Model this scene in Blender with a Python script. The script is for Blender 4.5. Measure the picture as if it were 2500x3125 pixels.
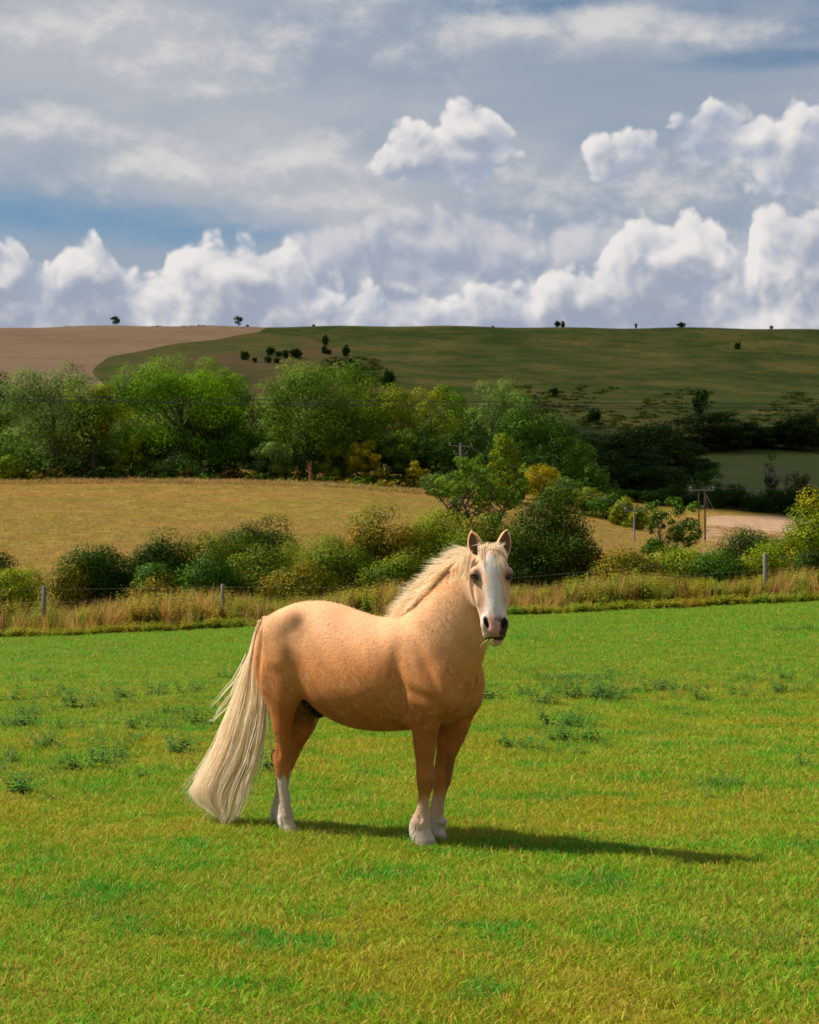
import bpy, math, random
import numpy as np
from mathutils import Vector
random.seed(7); RNG = np.random.default_rng(11)
for _o in list(bpy.data.objects): bpy.data.objects.remove(_o)
SC = bpy.context.scene; COL = SC.collection

# ---------------------------------------------------------------- camera, sky, sun, exposure
F_PX = 5208.0; EYE = 1.6                      # focal length in photograph pixels, eye height in metres
PITCH = math.atan((1757.0 - 1562.5) / F_PX)
cam = bpy.data.cameras.new('camera'); cam_o = bpy.data.objects.new('camera', cam); COL.objects.link(cam_o)
cam_o.location = (0, 0, EYE); cam_o.rotation_euler = (math.pi/2 + PITCH, 0, 0)
cam.sensor_fit = 'VERTICAL'; cam.sensor_height = 36.0; cam.lens = 60.0
cam.clip_start = 0.1; cam.clip_end = 20000
cam.dof.use_dof = True; cam.dof.focus_distance = 10.0; cam.dof.aperture_fstop = 9.0
SC.camera = cam_o
SUN_EL = math.radians(50.0); SUN_XY = Vector((-0.975, 0.222)).normalized()
SUN_DIR = Vector((SUN_XY.x*math.cos(SUN_EL), SUN_XY.y*math.cos(SUN_EL), math.sin(SUN_EL)))
sun = bpy.data.lights.new('sun', 'SUN'); sun.energy = 4.9; sun.angle = math.radians(0.53); sun.color = (1.0, 0.93, 0.82)
sun_o = bpy.data.objects.new('sun', sun); COL.objects.link(sun_o)
sun_o.rotation_euler = SUN_DIR.to_track_quat('Z', 'Y').to_euler()
vs = SC.view_settings; vs.view_transform = 'Standard'; vs.look = 'None'; vs.exposure = 0.55; vs.gamma = 1.0; vs.use_curve_mapping = False
SC.cycles.use_denoising = True
SC.cycles.max_bounces = 8; SC.cycles.diffuse_bounces = 3; SC.cycles.transmission_bounces = 5; SC.cycles.transparent_max_bounces = 8

# ---- a small node writer
class NT:
    def __init__(s, tree): s.t = tree; s.n = tree.nodes; s.l = tree.links
    def new(s, kind, **kw):
        n = s.n.new(kind)
        for k, v in kw.items(): setattr(n, k, v)
        return n
    def put(s, sock, v):
        if v is None: return
        if hasattr(v, 'is_output') or isinstance(v, bpy.types.NodeSocket): s.l.new(v, sock)
        else: sock.default_value = v
    def math(s, op, a, b=None, c=None, clamp=False):
        n = s.new('ShaderNodeMath', operation=op, use_clamp=clamp)
        s.put(n.inputs[0], a); s.put(n.inputs[1], b); s.put(n.inputs[2], c); return n.outputs[0]
    def vmath(s, op, a, b=None, out=0):
        n = s.new('ShaderNodeVectorMath', operation=op)
        s.put(n.inputs[0], a); s.put(n.inputs[1], b); return n.outputs[out]
    def scale(s, v, f):
        n = s.new('ShaderNodeVectorMath', operation='SCALE'); s.put(n.inputs[0], v); s.put(n.inputs['Scale'], f); return n.outputs[0]
    def ramp(s, v, a, b, c=0.0, d=1.0, kind='SMOOTHSTEP'):
        n = s.new('ShaderNodeMapRange', interpolation_type=kind, clamp=True) if kind != 'LINEAR' else s.new('ShaderNodeMapRange', clamp=True)
        s.put(n.inputs[0], v); s.put(n.inputs[1], a); s.put(n.inputs[2], b); s.put(n.inputs[3], c); s.put(n.inputs[4], d); return n.outputs[0]
    def noise(s, vec, scale, detail=4.0, rough=0.55, dist=0.0, out=0, lac=2.0, dim='3D'):
        n = s.new('ShaderNodeTexNoise', noise_dimensions=dim); s.put(n.inputs['Vector'], vec); s.put(n.inputs['Scale'], scale); s.put(n.inputs['Detail'], detail)
        s.put(n.inputs['Roughness'], rough); s.put(n.inputs['Distortion'], dist); s.put(n.inputs['Lacunarity'], lac); return n.outputs[out]
    def voronoi(s, vec, scale, feature='F1', out='Distance', smooth=None, rand=1.0, dim='3D'):
        n = s.new('ShaderNodeTexVoronoi', feature=feature, voronoi_dimensions=dim); s.put(n.inputs['Vector'], vec); s.put(n.inputs['Scale'], scale); s.put(n.inputs['Randomness'], rand)
        if smooth is not None: s.put(n.inputs['Smoothness'], smooth)
        return n.outputs[out]
    def mix(s, f, a, b, mode='MIX'):
        n = s.new('ShaderNodeMix', data_type='RGBA', blend_type=mode); s.put(n.inputs[0], f)
        s.put(n.inputs[6], (*a, 1) if isinstance(a, tuple) and len(a) == 3 else a); s.put(n.inputs[7], (*b, 1) if isinstance(b, tuple) and len(b) == 3 else b); return n.outputs[2]
    def comb(s, x, y, z):
        n = s.new('ShaderNodeCombineXYZ'); s.put(n.inputs[0], x); s.put(n.inputs[1], y); s.put(n.inputs[2], z); return n.outputs[0]
    def sep(s, v):
        n = s.new('ShaderNodeSeparateXYZ'); s.put(n.inputs[0], v); return n.outputs
    def attr(s, name, out='Fac', kind='GEOMETRY'):
        n = s.new('ShaderNodeAttribute', attribute_name=name, attribute_type=kind); return n.outputs[out]

# ---- sky: Nishita blue, a grey veil of high cloud, soft streaks and banks of cumulus, all laid out by compass direction
world = bpy.data.worlds.new('World'); SC.world = world; world.use_nodes = True
W = NT(world.node_tree); W.n.clear()
SKY_STRENGTH = 0.1; SKY_GAIN = SKY_STRENGTH*2**-0.55      # the picture is exposed about half a stop up
sky = W.new('ShaderNodeTexSky', sky_type='NISHITA'); sky.sun_disc = False
sky.sun_elevation = SUN_EL; sky.sun_rotation = math.atan2(SUN_XY.x, SUN_XY.y)
sky.altitude = 200; sky.air_density = 1.0; sky.dust_density = 0.3; sky.ozone_density = 2.0
gen = W.new('ShaderNodeTexCoord').outputs['Generated']
gx, gy, gz = W.sep(gen)
AZ = W.math('ARCTAN2', gx, gy); EL = W.math('ARCSINE', gz)
def azel(vx, vy):                                # photograph (1725 px wide view) -> compass direction in radians
    px, py = vx*2500/1725, vy*2500/1725
    b = (1562.5 - py)/F_PX; a = (px - 1250)/F_PX; c, s_ = math.cos(PITCH), math.sin(PITCH)
    d = Vector((a, c - b*s_, s_ + b*c)).normalized()
    return math.atan2(d.x, d.y), math.asin(d.z)
RAD = 2500/1725/F_PX
HALF = 0.27
AZM = W.math('SUBTRACT', W.math('PINGPONG', W.math('ADD', AZ, HALF), 2*HALF), HALF)     # the banks in view go on round the compass
P2 = W.comb(AZ, EL, 0.0); PM = W.comb(AZM, EL, 0.0)
BANK_A = [(-160,560),(-60,520),(0,508),(30,500),(62,535),(78,562),(100,540),(140,522),(180,515),(230,532),(262,572),(300,572),(340,560),(400,517),(450,500),(500,520),(560,518),(620,540),(690,590),(760,600),(850,612),(940,642),(970,640),(1000,607),(1050,598),(1105,606),
          (1130,588),(1180,568),(1250,552),(1290,508),(1340,475),(1395,470),(1450,450),(1490,482),(1540,492),(1562,540),(1582,470),(1610,445),(1660,432),(1700,412),(1740,398),(1880,430)]
BANK_B = [(-160,640),(250,640),(480,560),(560,520),(640,500),(675,458),(720,450),(755,470),(785,448),(840,435),(900,442),(950,432),(1000,410),(1040,428),(1085,452),(1150,462),(1250,450),(1350,470),(1420,500),(1540,480),(1700,520),(1880,500)]
UPPER = [(920,325,135,62,1.0),(990,275,72,58,1.0),(845,335,75,50,.9),(1310,330,80,52,.62),(1560,300,120,70,.8),(1690,330,130,90,.9)]
STREAK = [(110,75,230,45,.7),(400,110,250,55,.6),(440,188,120,26,.5),(690,65,190,60,.5),(100,290,230,50,.6),(330,360,240,55,.8),(580,335,200,45,.6),(640,420,120,36,.5),
          (1060,65,110,26,.6),(1260,68,120,48,1.0),(1480,75,110,32,.8),(1400,400,230,50,.5)]
def curve_node(G, pts, fac):
    n = G.new('ShaderNodeFloatCurve'); cv = n.mapping.curves[0]
    xy = sorted(((azel(x, y)[0] + HALF)/(2*HALF), azel(x, y)[1]) for x, y in pts)
    xy = [(min(max(a, 0), 1), e/0.3) for a, e in xy]
    while len(cv.points) < len(xy): cv.points.new(.5, .5)
    for p, (a, e) in zip(cv.points, xy): p.location = (a, e); p.handle_type = 'AUTO'
    n.mapping.update(); G.put(n.inputs['Value'], fac)
    return G.math('MULTIPLY', n.outputs[0], 0.3)
def cloud_group(name, kind):
    """density of a cloud layer at (azimuth, elevation), broken up by billows"""
    g = bpy.data.node_groups.new(name, 'ShaderNodeTree')
    g.interface.new_socket('Vector', in_out='INPUT', socket_type='NodeSocketVector'); g.interface.new_socket('Whole', in_out='INPUT', socket_type='NodeSocketVector')
    for o in ('A', 'B'): g.interface.new_socket(o, in_out='OUTPUT', socket_type='NodeSocketFloat')
    G = NT(g); gi = G.new('NodeGroupInput').outputs; go = G.new('NodeGroupOutput')
    p, q0 = gi[0], gi[1]
    def blobs(lst, k=0.2):
        cur = None
        for (vx, vy, rx, ry, w) in lst:
            a, e = azel(vx, vy)
            q = G.vmath('MULTIPLY', G.vmath('SUBTRACT', p, (a, e, 0)), (1/(rx*RAD), 1/(ry*RAD), 0.0))
            m = G.math('MULTIPLY_ADD', G.vmath('LENGTH', q, out='Value'), -w, w)
            cur = m if cur is None else G.math('SMOOTH_MAX', cur, m, k)
        return cur
    if kind == 'cumulus':
        wn = G.math('MULTIPLY_ADD', G.noise(q0, 26, 2.0, 0.5, dim='2D'), 0.03, -0.015); wv = G.comb(wn, G.math('MULTIPLY', wn, -0.7), 0.0)
        qw = G.vmath('ADD', q0, wv)
        n1 = G.noise(q0, 30, 5.0, 0.62, dim='2D')
        v0 = G.voronoi(q0, 26, dim='2D'); v1 = G.voronoi(qw, 48, dim='2D'); v2 = G.voronoi(qw, 120, dim='2D')
        bil = G.math('ADD', G.math('ADD', G.math('MULTIPLY_ADD', v1, -0.95, 0.42), G.math('MULTIPLY_ADD', v2, -0.36, 0.16)), G.math('MULTIPLY_ADD', v0, -0.75, 0.34))
        nn = G.math('ADD', G.math('MULTIPLY_ADD', n1, 1.0, -0.5), bil)
        px, py, pz = G.sep(p); fac = G.math('MULTIPLY_ADD', px, 1/(2*HALF), 0.5)
        A = G.math('MULTIPLY', G.math('SUBTRACT', curve_node(G, BANK_A, fac), py), 40.0)
        A = G.math('SMOOTH_MAX', A, blobs(UPPER), 0.15)
        B = G.math('MULTIPLY', G.math('SUBTRACT', curve_node(G, BANK_B, fac), py), 34.0)
        cap = G.math('MINIMUM', A, 0.75); capB = G.math('MINIMUM', B, 0.7)
        G.put(go.inputs[0], G.math('MULTIPLY_ADD', nn, 0.62, cap)); G.put(go.inputs[1], G.math('MULTIPLY_ADD', nn, 0.55, capB))
    else:
        st = G.vmath('MULTIPLY', q0, (0.62, 1.0, 1.0))
        n1 = G.noise(st, 24, 6.0, 0.60, dim='2D')
        G.put(go.inputs[0], G.math('MULTIPLY_ADD', G.math('MULTIPLY_ADD', n1, 2.0, -1.0), 1.35, G.math('MULTIPLY', blobs(STREAK, 0.3), 0.8)))
    return g
def use_group(g, vec, whole, d=None):
    n = W.new('ShaderNodeGroup'); n.node_tree = g
    W.put(n.inputs[0], W.vmath('ADD', vec, d) if d else vec); W.put(n.inputs[1], W.vmath('ADD', whole, d) if d else whole); return n.outputs
gC = cloud_group('cumulus', 'cumulus'); gS = cloud_group('streaks', 'streaks')
a0 = use_group(gC, PM, P2); a1 = use_group(gC, PM, P2, (-0.0055, 0.0075, 0))
s0 = use_group(gS, PM, P2); s1 = use_group(gS, PM, P2, (-0.003, 0.009, 0))
K = 1.0/SKY_STRENGTH
def col(r, g, b): return (r*K, g*K, b*K, 1)
blue = W.mix(1.0, sky.outputs[0], (0.56, 0.74, 0.80, 1), 'MULTIPLY')      # clear sky, as through a polarising filter
vn = W.noise(W.vmath('MULTIPLY', P2, (0.45, 1.3, 1)), 9.0, 4.0, 0.5, dim='2D')
gap = None
for (vx, vy, rx, ry) in [(150,452,480,62),(450,492,300,45),(1700,10,420,110),(1150,15,300,40),(1640,120,260,28)]:
    a, e = azel(vx, vy)
    q = W.vmath('MULTIPLY', W.vmath('SUBTRACT', PM, (a, e, 0)), (1/(rx*RAD), 1/(ry*RAD), 0.0))
    m = W.ramp(W.vmath('LENGTH', q, out='Value'), 0.1, 1.25, 1.0, 0.0)
    gap = m if gap is None else W.math('MAXIMUM', gap, m)
gn = W.noise(W.vmath('MULTIPLY', P2, (0.5, 1.6, 1)), 17.0, 5.0, 0.6, dim='2D')
veil = W.math('SUBTRACT', W.ramp(vn, 0.25, 0.6, 0.76, 0.97), W.math('MULTIPLY', W.math('MULTIPLY', gap, W.ramp(gn, 0.28, 0.62, 0.45, 1.0)), 0.72), clamp=True)
veil_col = W.mix(W.ramp(vn, 0.35, 0.7), col(.355,.405,.480), col(.465,.487,.535))
c = W.mix(veil, blue, veil_col)
sS = W.ramp(W.math('SUBTRACT', s0[0], s1[0]), -0.45, 0.60)
streak_col = W.mix(sS, col(.455,.48,.53), col(.69,.67,.66))
c = W.mix(W.math('MULTIPLY', W.ramp(s0[0], -0.50, 0.75), 0.88), c, streak_col)
low = W.noise(W.vmath('ADD', P2, (0.3, 0.1, 0)), 15.0, 3.0, 0.55, dim='2D'); lowt = W.math('MULTIPLY_ADD', low, 1.9, -0.95)
shB = W.ramp(W.math('ADD', W.math('ADD', W.math('SUBTRACT', a0[1], a1[1]), W.math('MULTIPLY', lowt, .6)), W.ramp(a0[1], 0.0, 0.5, 0.12, 0.0)), -0.30, 0.70)
cB = W.mix(shB, col(.34,.385,.49), col(.64,.63,.655))
c = W.mix(W.math('MULTIPLY', W.ramp(a0[1], -0.10, 0.40), 0.92), c, cB)
shA = W.ramp(W.math('ADD', W.math('ADD', W.math('SUBTRACT', a0[0], a1[0]), W.math('MULTIPLY', lowt, .80)), W.ramp(a0[0], 0.0, 0.55, 0.14, -0.10)), -0.42, 0.80)
body = W.mix(W.ramp(a0[0], 0.1, 1.0), col(.36,.415,.525), col(.33,.37,.465))
cA = W.mix(shA, body, col(.83,.795,.775))
c = W.mix(W.ramp(a0[0], -0.08, 0.20), c, cA)
bg = W.new('ShaderNodeBackground'); W.put(bg.inputs[0], c); bg.inputs[1].default_value = SKY_GAIN
# above the banks only the veil, with blue showing through
hn = W.noise(W.vmath('MULTIPLY', gen, (1.0, 1.0, 2.0)), 3.2, 3.0, 0.55)
high = W.new('ShaderNodeBackground'); W.put(high.inputs[0], W.mix(W.ramp(hn, 0.34, 0.6, 0.3, 0.9), blue, W.mix(W.ramp(hn, 0.45, 0.7), col(.32,.36,.46), col(.50,.50,.53)))); high.inputs[1].default_value = SKY_GAIN
mx = W.new('ShaderNodeMixShader'); W.put(mx.inputs[0], W.ramp(EL, 0.335, 0.40)); W.put(mx.inputs[1], bg.outputs[0]); W.put(mx.inputs[2], high.outputs[0])
W.put(W.new('ShaderNodeOutputWorld').inputs[0], mx.outputs[0])
world.cycles.sampling_method = 'MANUAL'; world.cycles.sample_map_resolution = 512

# ---------------------------------------------------------------- helpers
def link(o, parent=None):
    COL.objects.link(o)
    if parent is not None: o.parent = parent
    return o
def tag(o, label=None, cat=None, group=None, kind=None):
    for k, v in (('label', label), ('category', cat), ('group', group), ('kind', kind)):
        if v: o[k] = v
    return o
def mesh_np(name, V, F, mat=None, smooth=False, attrs=None):
    """F: (n,3) or (n,4) int array, or list of such arrays"""
    me = bpy.data.meshes.new(name); V = np.asarray(V, np.float32)
    Fs = F if isinstance(F, list) else [F]
    me.vertices.add(len(V)); me.vertices.foreach_set('co', V.ravel())
    nl = sum(f.size for f in Fs); nf = sum(len(f) for f in Fs)
    me.loops.add(nl); me.polygons.add(nf)
    me.loops.foreach_set('vertex_index', np.concatenate([f.ravel() for f in Fs]).astype(np.int32))
    tot = np.concatenate([np.full(len(f), f.shape[1], np.int32) for f in Fs]); st = np.concatenate([[0], np.cumsum(tot)[:-1]]).astype(np.int32)
    me.polygons.foreach_set('loop_start', st); me.polygons.foreach_set('loop_total', tot)
    me.polygons.foreach_set('use_smooth', np.full(nf, smooth, bool))
    me.update(calc_edges=True)
    for k, v in (attrs or {}).items():
        v = np.asarray(v, np.float32)
        if v.ndim == 1: me.attributes.new(k, 'FLOAT', 'POINT').data.foreach_set('value', v)
        else: me.attributes.new(k, 'FLOAT_COLOR', 'POINT').data.foreach_set('color', np.concatenate([v, np.ones((len(v), 1), np.float32)], 1).ravel())
    if mat: me.materials.append(mat)
    return me
def obj(name, me, parent=None): return link(bpy.data.objects.new(name, me), parent)
def material(name, rough=0.8, spec=0.2):
    m = bpy.data.materials.new(name); m.use_nodes = True; T = NT(m.node_tree); b = T.n['Principled BSDF']
    b.inputs['Roughness'].default_value = rough; b.inputs['Specular IOR Level'].default_value = spec
    return m, T, b
def mk(name, color, var=0.25, scale=20.0, rough=0.8, spec=0.2, bump=0.0):
    m, T, b = material(name, rough, spec)
    p = T.new('ShaderNodeTexCoord').outputs['Object']; n = T.noise(p, scale, 5.0, 0.6)
    c = T.mix(T.ramp(n, 0.25, 0.75), tuple(x*(1-var) for x in color), tuple(min(1, x*(1+var)) for x in color)); T.put(b.inputs['Base Color'], c)
    if bump:
        bn = T.new('ShaderNodeBump'); bn.inputs['Strength'].default_value = bump; bn.inputs['Distance'].default_value = 0.02; T.put(bn.inputs['Height'], n); T.put(b.inputs['Normal'], bn.outputs[0])
    return m

# ---------------------------------------------------------------- terrain: a pasture, a rising meadow, a chalk down
_cols = np.array([-2600,-900,0,500,1000,1500,2000,2500,3400,5000], float)
_rows = [ # distance, then the height at which that ground stands in view (photograph pixel row) per column
 (50, 2030,1985,1950,1930,1908,1885,1862,1840,1805,1770),
 (60, 1900,1880,1855,1845,1835,1825,1812,1797,1770,1740),
 (80, 1790,1780,1765,1755,1750,1750,1748,1742,1730,1715),
 (110,1680,1675,1665,1660,1660,1670,1690,1700,1695,1690),
 (150,1570,1570,1570,1572,1575,1590,1640,1672,1672,1672),
 (190,1480,1480,1485,1488,1490,1525,1600,1640,1645,1650),
 (215,1440,1440,1450,1455,1460,1495,1575,1603,1610,1615),
 (240,1425,1425,1430,1435,1440,1470,1545,1568,1575,1580),
 (300,1370,1370,1375,1385,1400,1420,1475,1492,1500,1505),
 (380,1290,1290,1290,1300,1320,1345,1392,1395,1398,1400),
 (460,1215,1212,1210,1220,1240,1265,1290,1295,1298,1300),
 (560,1115,1112,1110,1115,1125,1145,1162,1172,1180,1185),
 (640,1052,1048,1042,1038,1045,1055,1062,1073,1085,1095),
 (700,1018,1010,1004,997,998,1000,1001,1009,1020,1030)]
_d = np.array([r[0] for r in _rows], float)
_z = np.array([[EYE + (1757 - p)/F_PX*r[0] for p in r[1:]] for r in _rows])
_d = np.concatenate([[-60, 0, 14, 30], _d, [790, 1000, 1600, 6000]])
_z = np.concatenate([np.zeros((3, len(_cols))), (_z[0]*0.42)[None], _z, (_z[-1]-1.5)[None], (_z[-1]-18)[None], (_z[-1]-60)[None], (_z[-1]*0-20)[None]])
def _pchip_grid(d, Z):
    h = np.diff(d)[:, None]; dl = np.diff(Z, axis=0)/h; m = np.zeros_like(Z)
    m[0] = dl[0]; m[-1] = dl[-1]
    w1 = 2*h[1:] + h[:-1]; w2 = h[1:] + 2*h[:-1]
    same = dl[:-1]*dl[1:] > 0
    with np.errstate(divide='ignore', invalid='ignore'):
        hm = (w1 + w2)/(w1/dl[:-1] + w2/dl[1:])
    m[1:-1] = np.where(same, hm, 0)
    return m
_m = _pchip_grid(_d, _z)
def ground_z(x, y, rough=True):
    x = np.atleast_1d(np.asarray(x, float)); y = np.atleast_1d(np.asarray(y, float))
    yy = np.clip(y, _d[0], _d[-1]); i = np.clip(np.searchsorted(_d, yy) - 1, 0, len(_d) - 2)
    h = _d[i+1] - _d[i]; t = (yy - _d[i])/h
    colpx = np.clip(1250 + F_PX*x/np.maximum(y, 45), _cols[0], _cols[-1]); j = np.clip(np.searchsorted(_cols, colpx) - 1, 0, len(_cols) - 2)
    u = (colpx - _cols[j])/(_cols[j+1] - _cols[j]); u = u*u*(3 - 2*u)*0.5 + u*0.5
    def at(k):
        return ((2*t**3 - 3*t**2 + 1)*_z[i, k] + (t**3 - 2*t**2 + t)*h*_m[i, k] + (-2*t**3 + 3*t**2)*_z[i+1, k] + (t**3 - t**2)*h*_m[i+1, k])
    z = at(j)*(1-u) + at(j+1)*u
    if rough:
        far = np.clip((y - 60)/200, 0, 1)
        z = z + far*(0.5*np.sin(x*0.045 + 1.3)*np.sin(y*0.031) + 0.25*np.sin(x*0.13 + y*0.09))
        z = z + np.clip((y - 14)/20, 0, 1)*0.03*np.sin(x*0.7 + 0.4)*np.sin(y*0.5)
    return z
def gz(x, y): return float(ground_z(x, y)[0])
def at_px(px, dist): return (px - 1250)/F_PX*dist            # x of a thing standing dist metres away
def grid_sheet(xs_of_y, ys):
    """rows of points; xs_of_y gives the half width at each y"""
    nx = 161; u = np.linspace(-1, 1, nx); u = np.sign(u)*np.abs(u)**1.6
    X = np.array([xs_of_y(y)*u for y in ys]); Y = np.repeat(np.array(ys)[:, None], nx, 1)
    V = np.stack([X.ravel(), Y.ravel(), ground_z(X.ravel(), Y.ravel())], 1)
    i, j = np.meshgrid(np.arange(len(ys)-1), np.arange(nx-1), indexing='ij'); a = (i*nx + j).ravel()
    return V, np.stack([a, a+1, a+nx+1, a+nx], 1)
def clip_tris(V, T, sd):
    """cut a triangle sheet along sd = 0; returns (V, inside, outside)"""
    V = list(map(tuple, V)); sd = list(sd); cache = {}; ins, outs = [], []
    def cut(a, b):
        k = (min(a, b), max(a, b))
        if k not in cache:
            t = sd[a]/(sd[a] - sd[b]); va, vb = V[a], V[b]
            V.append(tuple(va[q] + (vb[q] - va[q])*t for q in range(3))); sd.append(0.0); cache[k] = len(V) - 1
        return cache[k]
    for tri in T.tolist():
        s = [sd[v] < 0 for v in tri]; n = sum(s)
        if n == 3: ins.append(tri)
        elif n == 0: outs.append(tri)
        else:
            k = s.index(True) if n == 1 else s.index(False)
            a, b, c = tri[k], tri[(k+1) % 3], tri[(k+2) % 3]; ab, ac = cut(a, b), cut(a, c)
            one, two = (ins, outs) if n == 1 else (outs, ins)
            one.append([a, ab, ac]); two.append([ab, b, c]); two.append([ab, c, ac])
    return np.array(V), np.array(ins, int).reshape(-1, 3), np.array(outs, int).reshape(-1, 3)
def tri(Q): return np.concatenate([Q[:, [0, 1, 2]], Q[:, [0, 2, 3]]])
def compact(V, T):
    used = np.unique(T); m = np.full(len(V), -1); m[used] = np.arange(len(used)); return V[used], m[T]
def poly_sd(x, y, poly):
    """signed distance to a closed polygon, negative inside"""
    P = np.array(poly, float); A, B = P, np.roll(P, -1, 0); d = np.full(len(x), 1e9); ins = np.zeros(len(x), bool)
    for (ax, ay), (bx, by) in zip(A, B):
        ex, ey = bx-ax, by-ay; t = np.clip(((x-ax)*ex + (y-ay)*ey)/(ex*ex + ey*ey), 0, 1)
        d = np.minimum(d, np.hypot(x-ax-t*ex, y-ay-t*ey))
        c = (ay > y) != (by > y); ins ^= c & (x < (bx-ax)*(y-ay)/np.where(by == ay, 1e-9, by-ay) + ax)
    return np.where(ins, -d, d)
def ground_at_view(px, py, lo=60.0, hi=720.0):
    """the ground point that stands at a given place in the photograph (nearest along the sight line)"""
    ds = np.linspace(lo, hi, 1400); xs = (px - 1250)/F_PX*ds; zs = ground_z(xs, ds, False); rows = 1757 - (zs - EYE)/ds*F_PX
    k = int(np.argmax(rows < py)) if (rows < py).any() else len(ds) - 1
    return xs[k], ds[k]

# -- ground materials
def soil(name, cols, scales, weights, rough=0.95, bump=0.3, stretch=(1, 1, 1)):
    """patchy ground: a chain of colours blended by noise of several sizes"""
    m, T, b = material(name, rough, 0.03)
    p = T.vmath('MULTIPLY', T.new('ShaderNodeNewGeometry').outputs['Position'], stretch)
    c = (*cols[0], 1); last = None
    for k, (cc, s, w) in enumerate(zip(cols[1:], scales, weights)):
        n = T.noise(T.vmath('ADD', p, (k*13.1, k*7.7, 0)), s, 5.0, 0.62); last = n
        c = T.mix(T.math('MULTIPLY', T.ramp(n, 0.44, 0.60), w), c, (*cc, 1))
    T.put(b.inputs['Base Color'], c)
    if bump:
        bn = T.new('ShaderNodeBump'); bn.inputs['Strength'].default_value = bump; bn.inputs['Distance'].default_value = 0.4; T.put(bn.inputs['Height'], last); T.put(b.inputs['Normal'], bn.outputs[0])
    return m
M_PASTURE = soil('pasture_soil', [(.10,.125,.016),(.16,.165,.022),(.17,.11,.03),(.07,.12,.012),(.20,.19,.035)], [.35,2.2,.9,9.0], [.8,.55,.6,.5], bump=0)
M_MEADOW = soil('meadow_grass', [(.215,.135,.020),(.165,.140,.016),(.255,.130,.030),(.150,.138,.016),(.28,.185,.045),(.125,.082,.018)], [.03,.055,.09,.7,1.8], [.85,.8,.75,.8,.6], bump=0.8, stretch=(.5,1,1))
M_DOWN = soil('down_turf', [(.068,.096,.018),(.095,.125,.025),(.240,.175,.048),(.048,.075,.014),(.170,.140,.036),(.070,.088,.017)], [.010,.050,.034,.11,.7], [.8,.8,.75,.65,.6], bump=0.6, stretch=(.6,1,1))
M_STUBBLE = soil('stubble_soil', [(.40,.24,.13),(.43,.27,.15),(.33,.195,.10),(.46,.295,.175)], [.012,.045,.3], [.7,.6,.5], bump=0.3, stretch=(.35,1.4,1))
M_BANK = soil('rough_bank_grass', [(.19,.125,.05),(.12,.115,.03),(.22,.135,.055),(.14,.10,.035)], [.03,.07,.4], [.8,.6,.6], bump=0.5)
M_GREENEDGE = soil('field_edge_grass', [(.12,.125,.028),(.085,.115,.022),(.19,.135,.042)], [.03,.06], [.8,.7], bump=0.5)
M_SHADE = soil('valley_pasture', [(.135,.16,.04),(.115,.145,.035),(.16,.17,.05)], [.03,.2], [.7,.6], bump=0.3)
M_PLOUGH = soil('ploughed_soil', [(.34,.215,.125),(.37,.24,.145),(.29,.175,.10),(.40,.27,.17)], [.05,.12,.9], [.6,.6,.5], bump=0.4, stretch=(2.5,.25,1))

# pasture
ys = np.concatenate([np.linspace(-25, 4, 8), np.linspace(5, 56, 70)])
V, Q = grid_sheet(lambda y: 40 + max(y, 0)*0.6, ys)
tag(obj('pasture_ground', mesh_np('pasture_ground', V, Q, M_PASTURE, True)), kind='structure')
# meadow with the ploughed strip and the shaded valley pasture cut out of it
ys = np.concatenate([np.linspace(56, 120, 40), np.linspace(123, 250, 60)])
V, Q = grid_sheet(lambda y: 60 + y*0.75, ys); T_ = tri(Q)
plough = [ground_at_view(*p) for p in ((2120,1690),(2160,1575),(2440,1578),(2700,1585),(2760,1695),(2440,1705))]
V, ins, out = clip_tris(V, T_, poly_sd(V[:, 0], V[:, 1], plough))
tag(obj('ploughed_field', mesh_np('ploughed_field', *compact(V, ins), M_PLOUGH, True)), kind='structure')
tag(obj('meadow', mesh_np('meadow', *compact(V, out), M_MEADOW, True)), kind='structure')
# the down: turf, with the stubble field, its green margin and the rough bank
ys = np.concatenate([np.linspace(250, 720, 150), np.linspace(730, 1000, 20), [1300, 2000, 6000]])
V, Q = grid_sheet(lambda y: 90 + y*0.62, ys); T_ = tri(Q)
def gv(pts): return [ground_at_view(x*2500/1725, y*2500/1725, 250, 700) for x, y in pts]
def beyond(pts): return [(x, 720) for x, _ in pts]
stub = gv([(-900,850),(252,838),(215,808),(196,790),(192,778),(200,768),(225,752),(270,741),(340,727),(420,714),(500,702),(545,696)])
stub = stub + [(ground_at_view(570*1.449, 1010)[0], 722), (-520, 722)]
V, t_st, rest = clip_tris(V, T_, poly_sd(V[:, 0], V[:, 1], stub))
marg = gv([(252,838),(215,808),(196,790),(192,778),(200,768),(225,752),(270,741),(340,727),(420,714),(500,702),(560,697),(610,704),(650,722),(600,738),(480,748),(350,752),(262,766),(232,782),(225,795),(252,812)])
V, t_mg, rest = clip_tris(V, rest, poly_sd(V[:, 0], V[:, 1], marg))
bank = gv([(252,838),(225,795),(262,766),(350,752),(480,748),(600,738),(650,722),(610,704),(620,700),(660,712),(690,726),(730,742),(765,768),(790,795),(830,830),(700,850),(400,850)])
V, t_bk, rest = clip_tris(V, rest, poly_sd(V[:, 0], V[:, 1], bank))
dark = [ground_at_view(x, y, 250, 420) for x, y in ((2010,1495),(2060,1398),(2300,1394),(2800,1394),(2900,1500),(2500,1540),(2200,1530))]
V, t_dk, rest = clip_tris(V, rest, poly_sd(V[:, 0], V[:, 1], dark))
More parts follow.
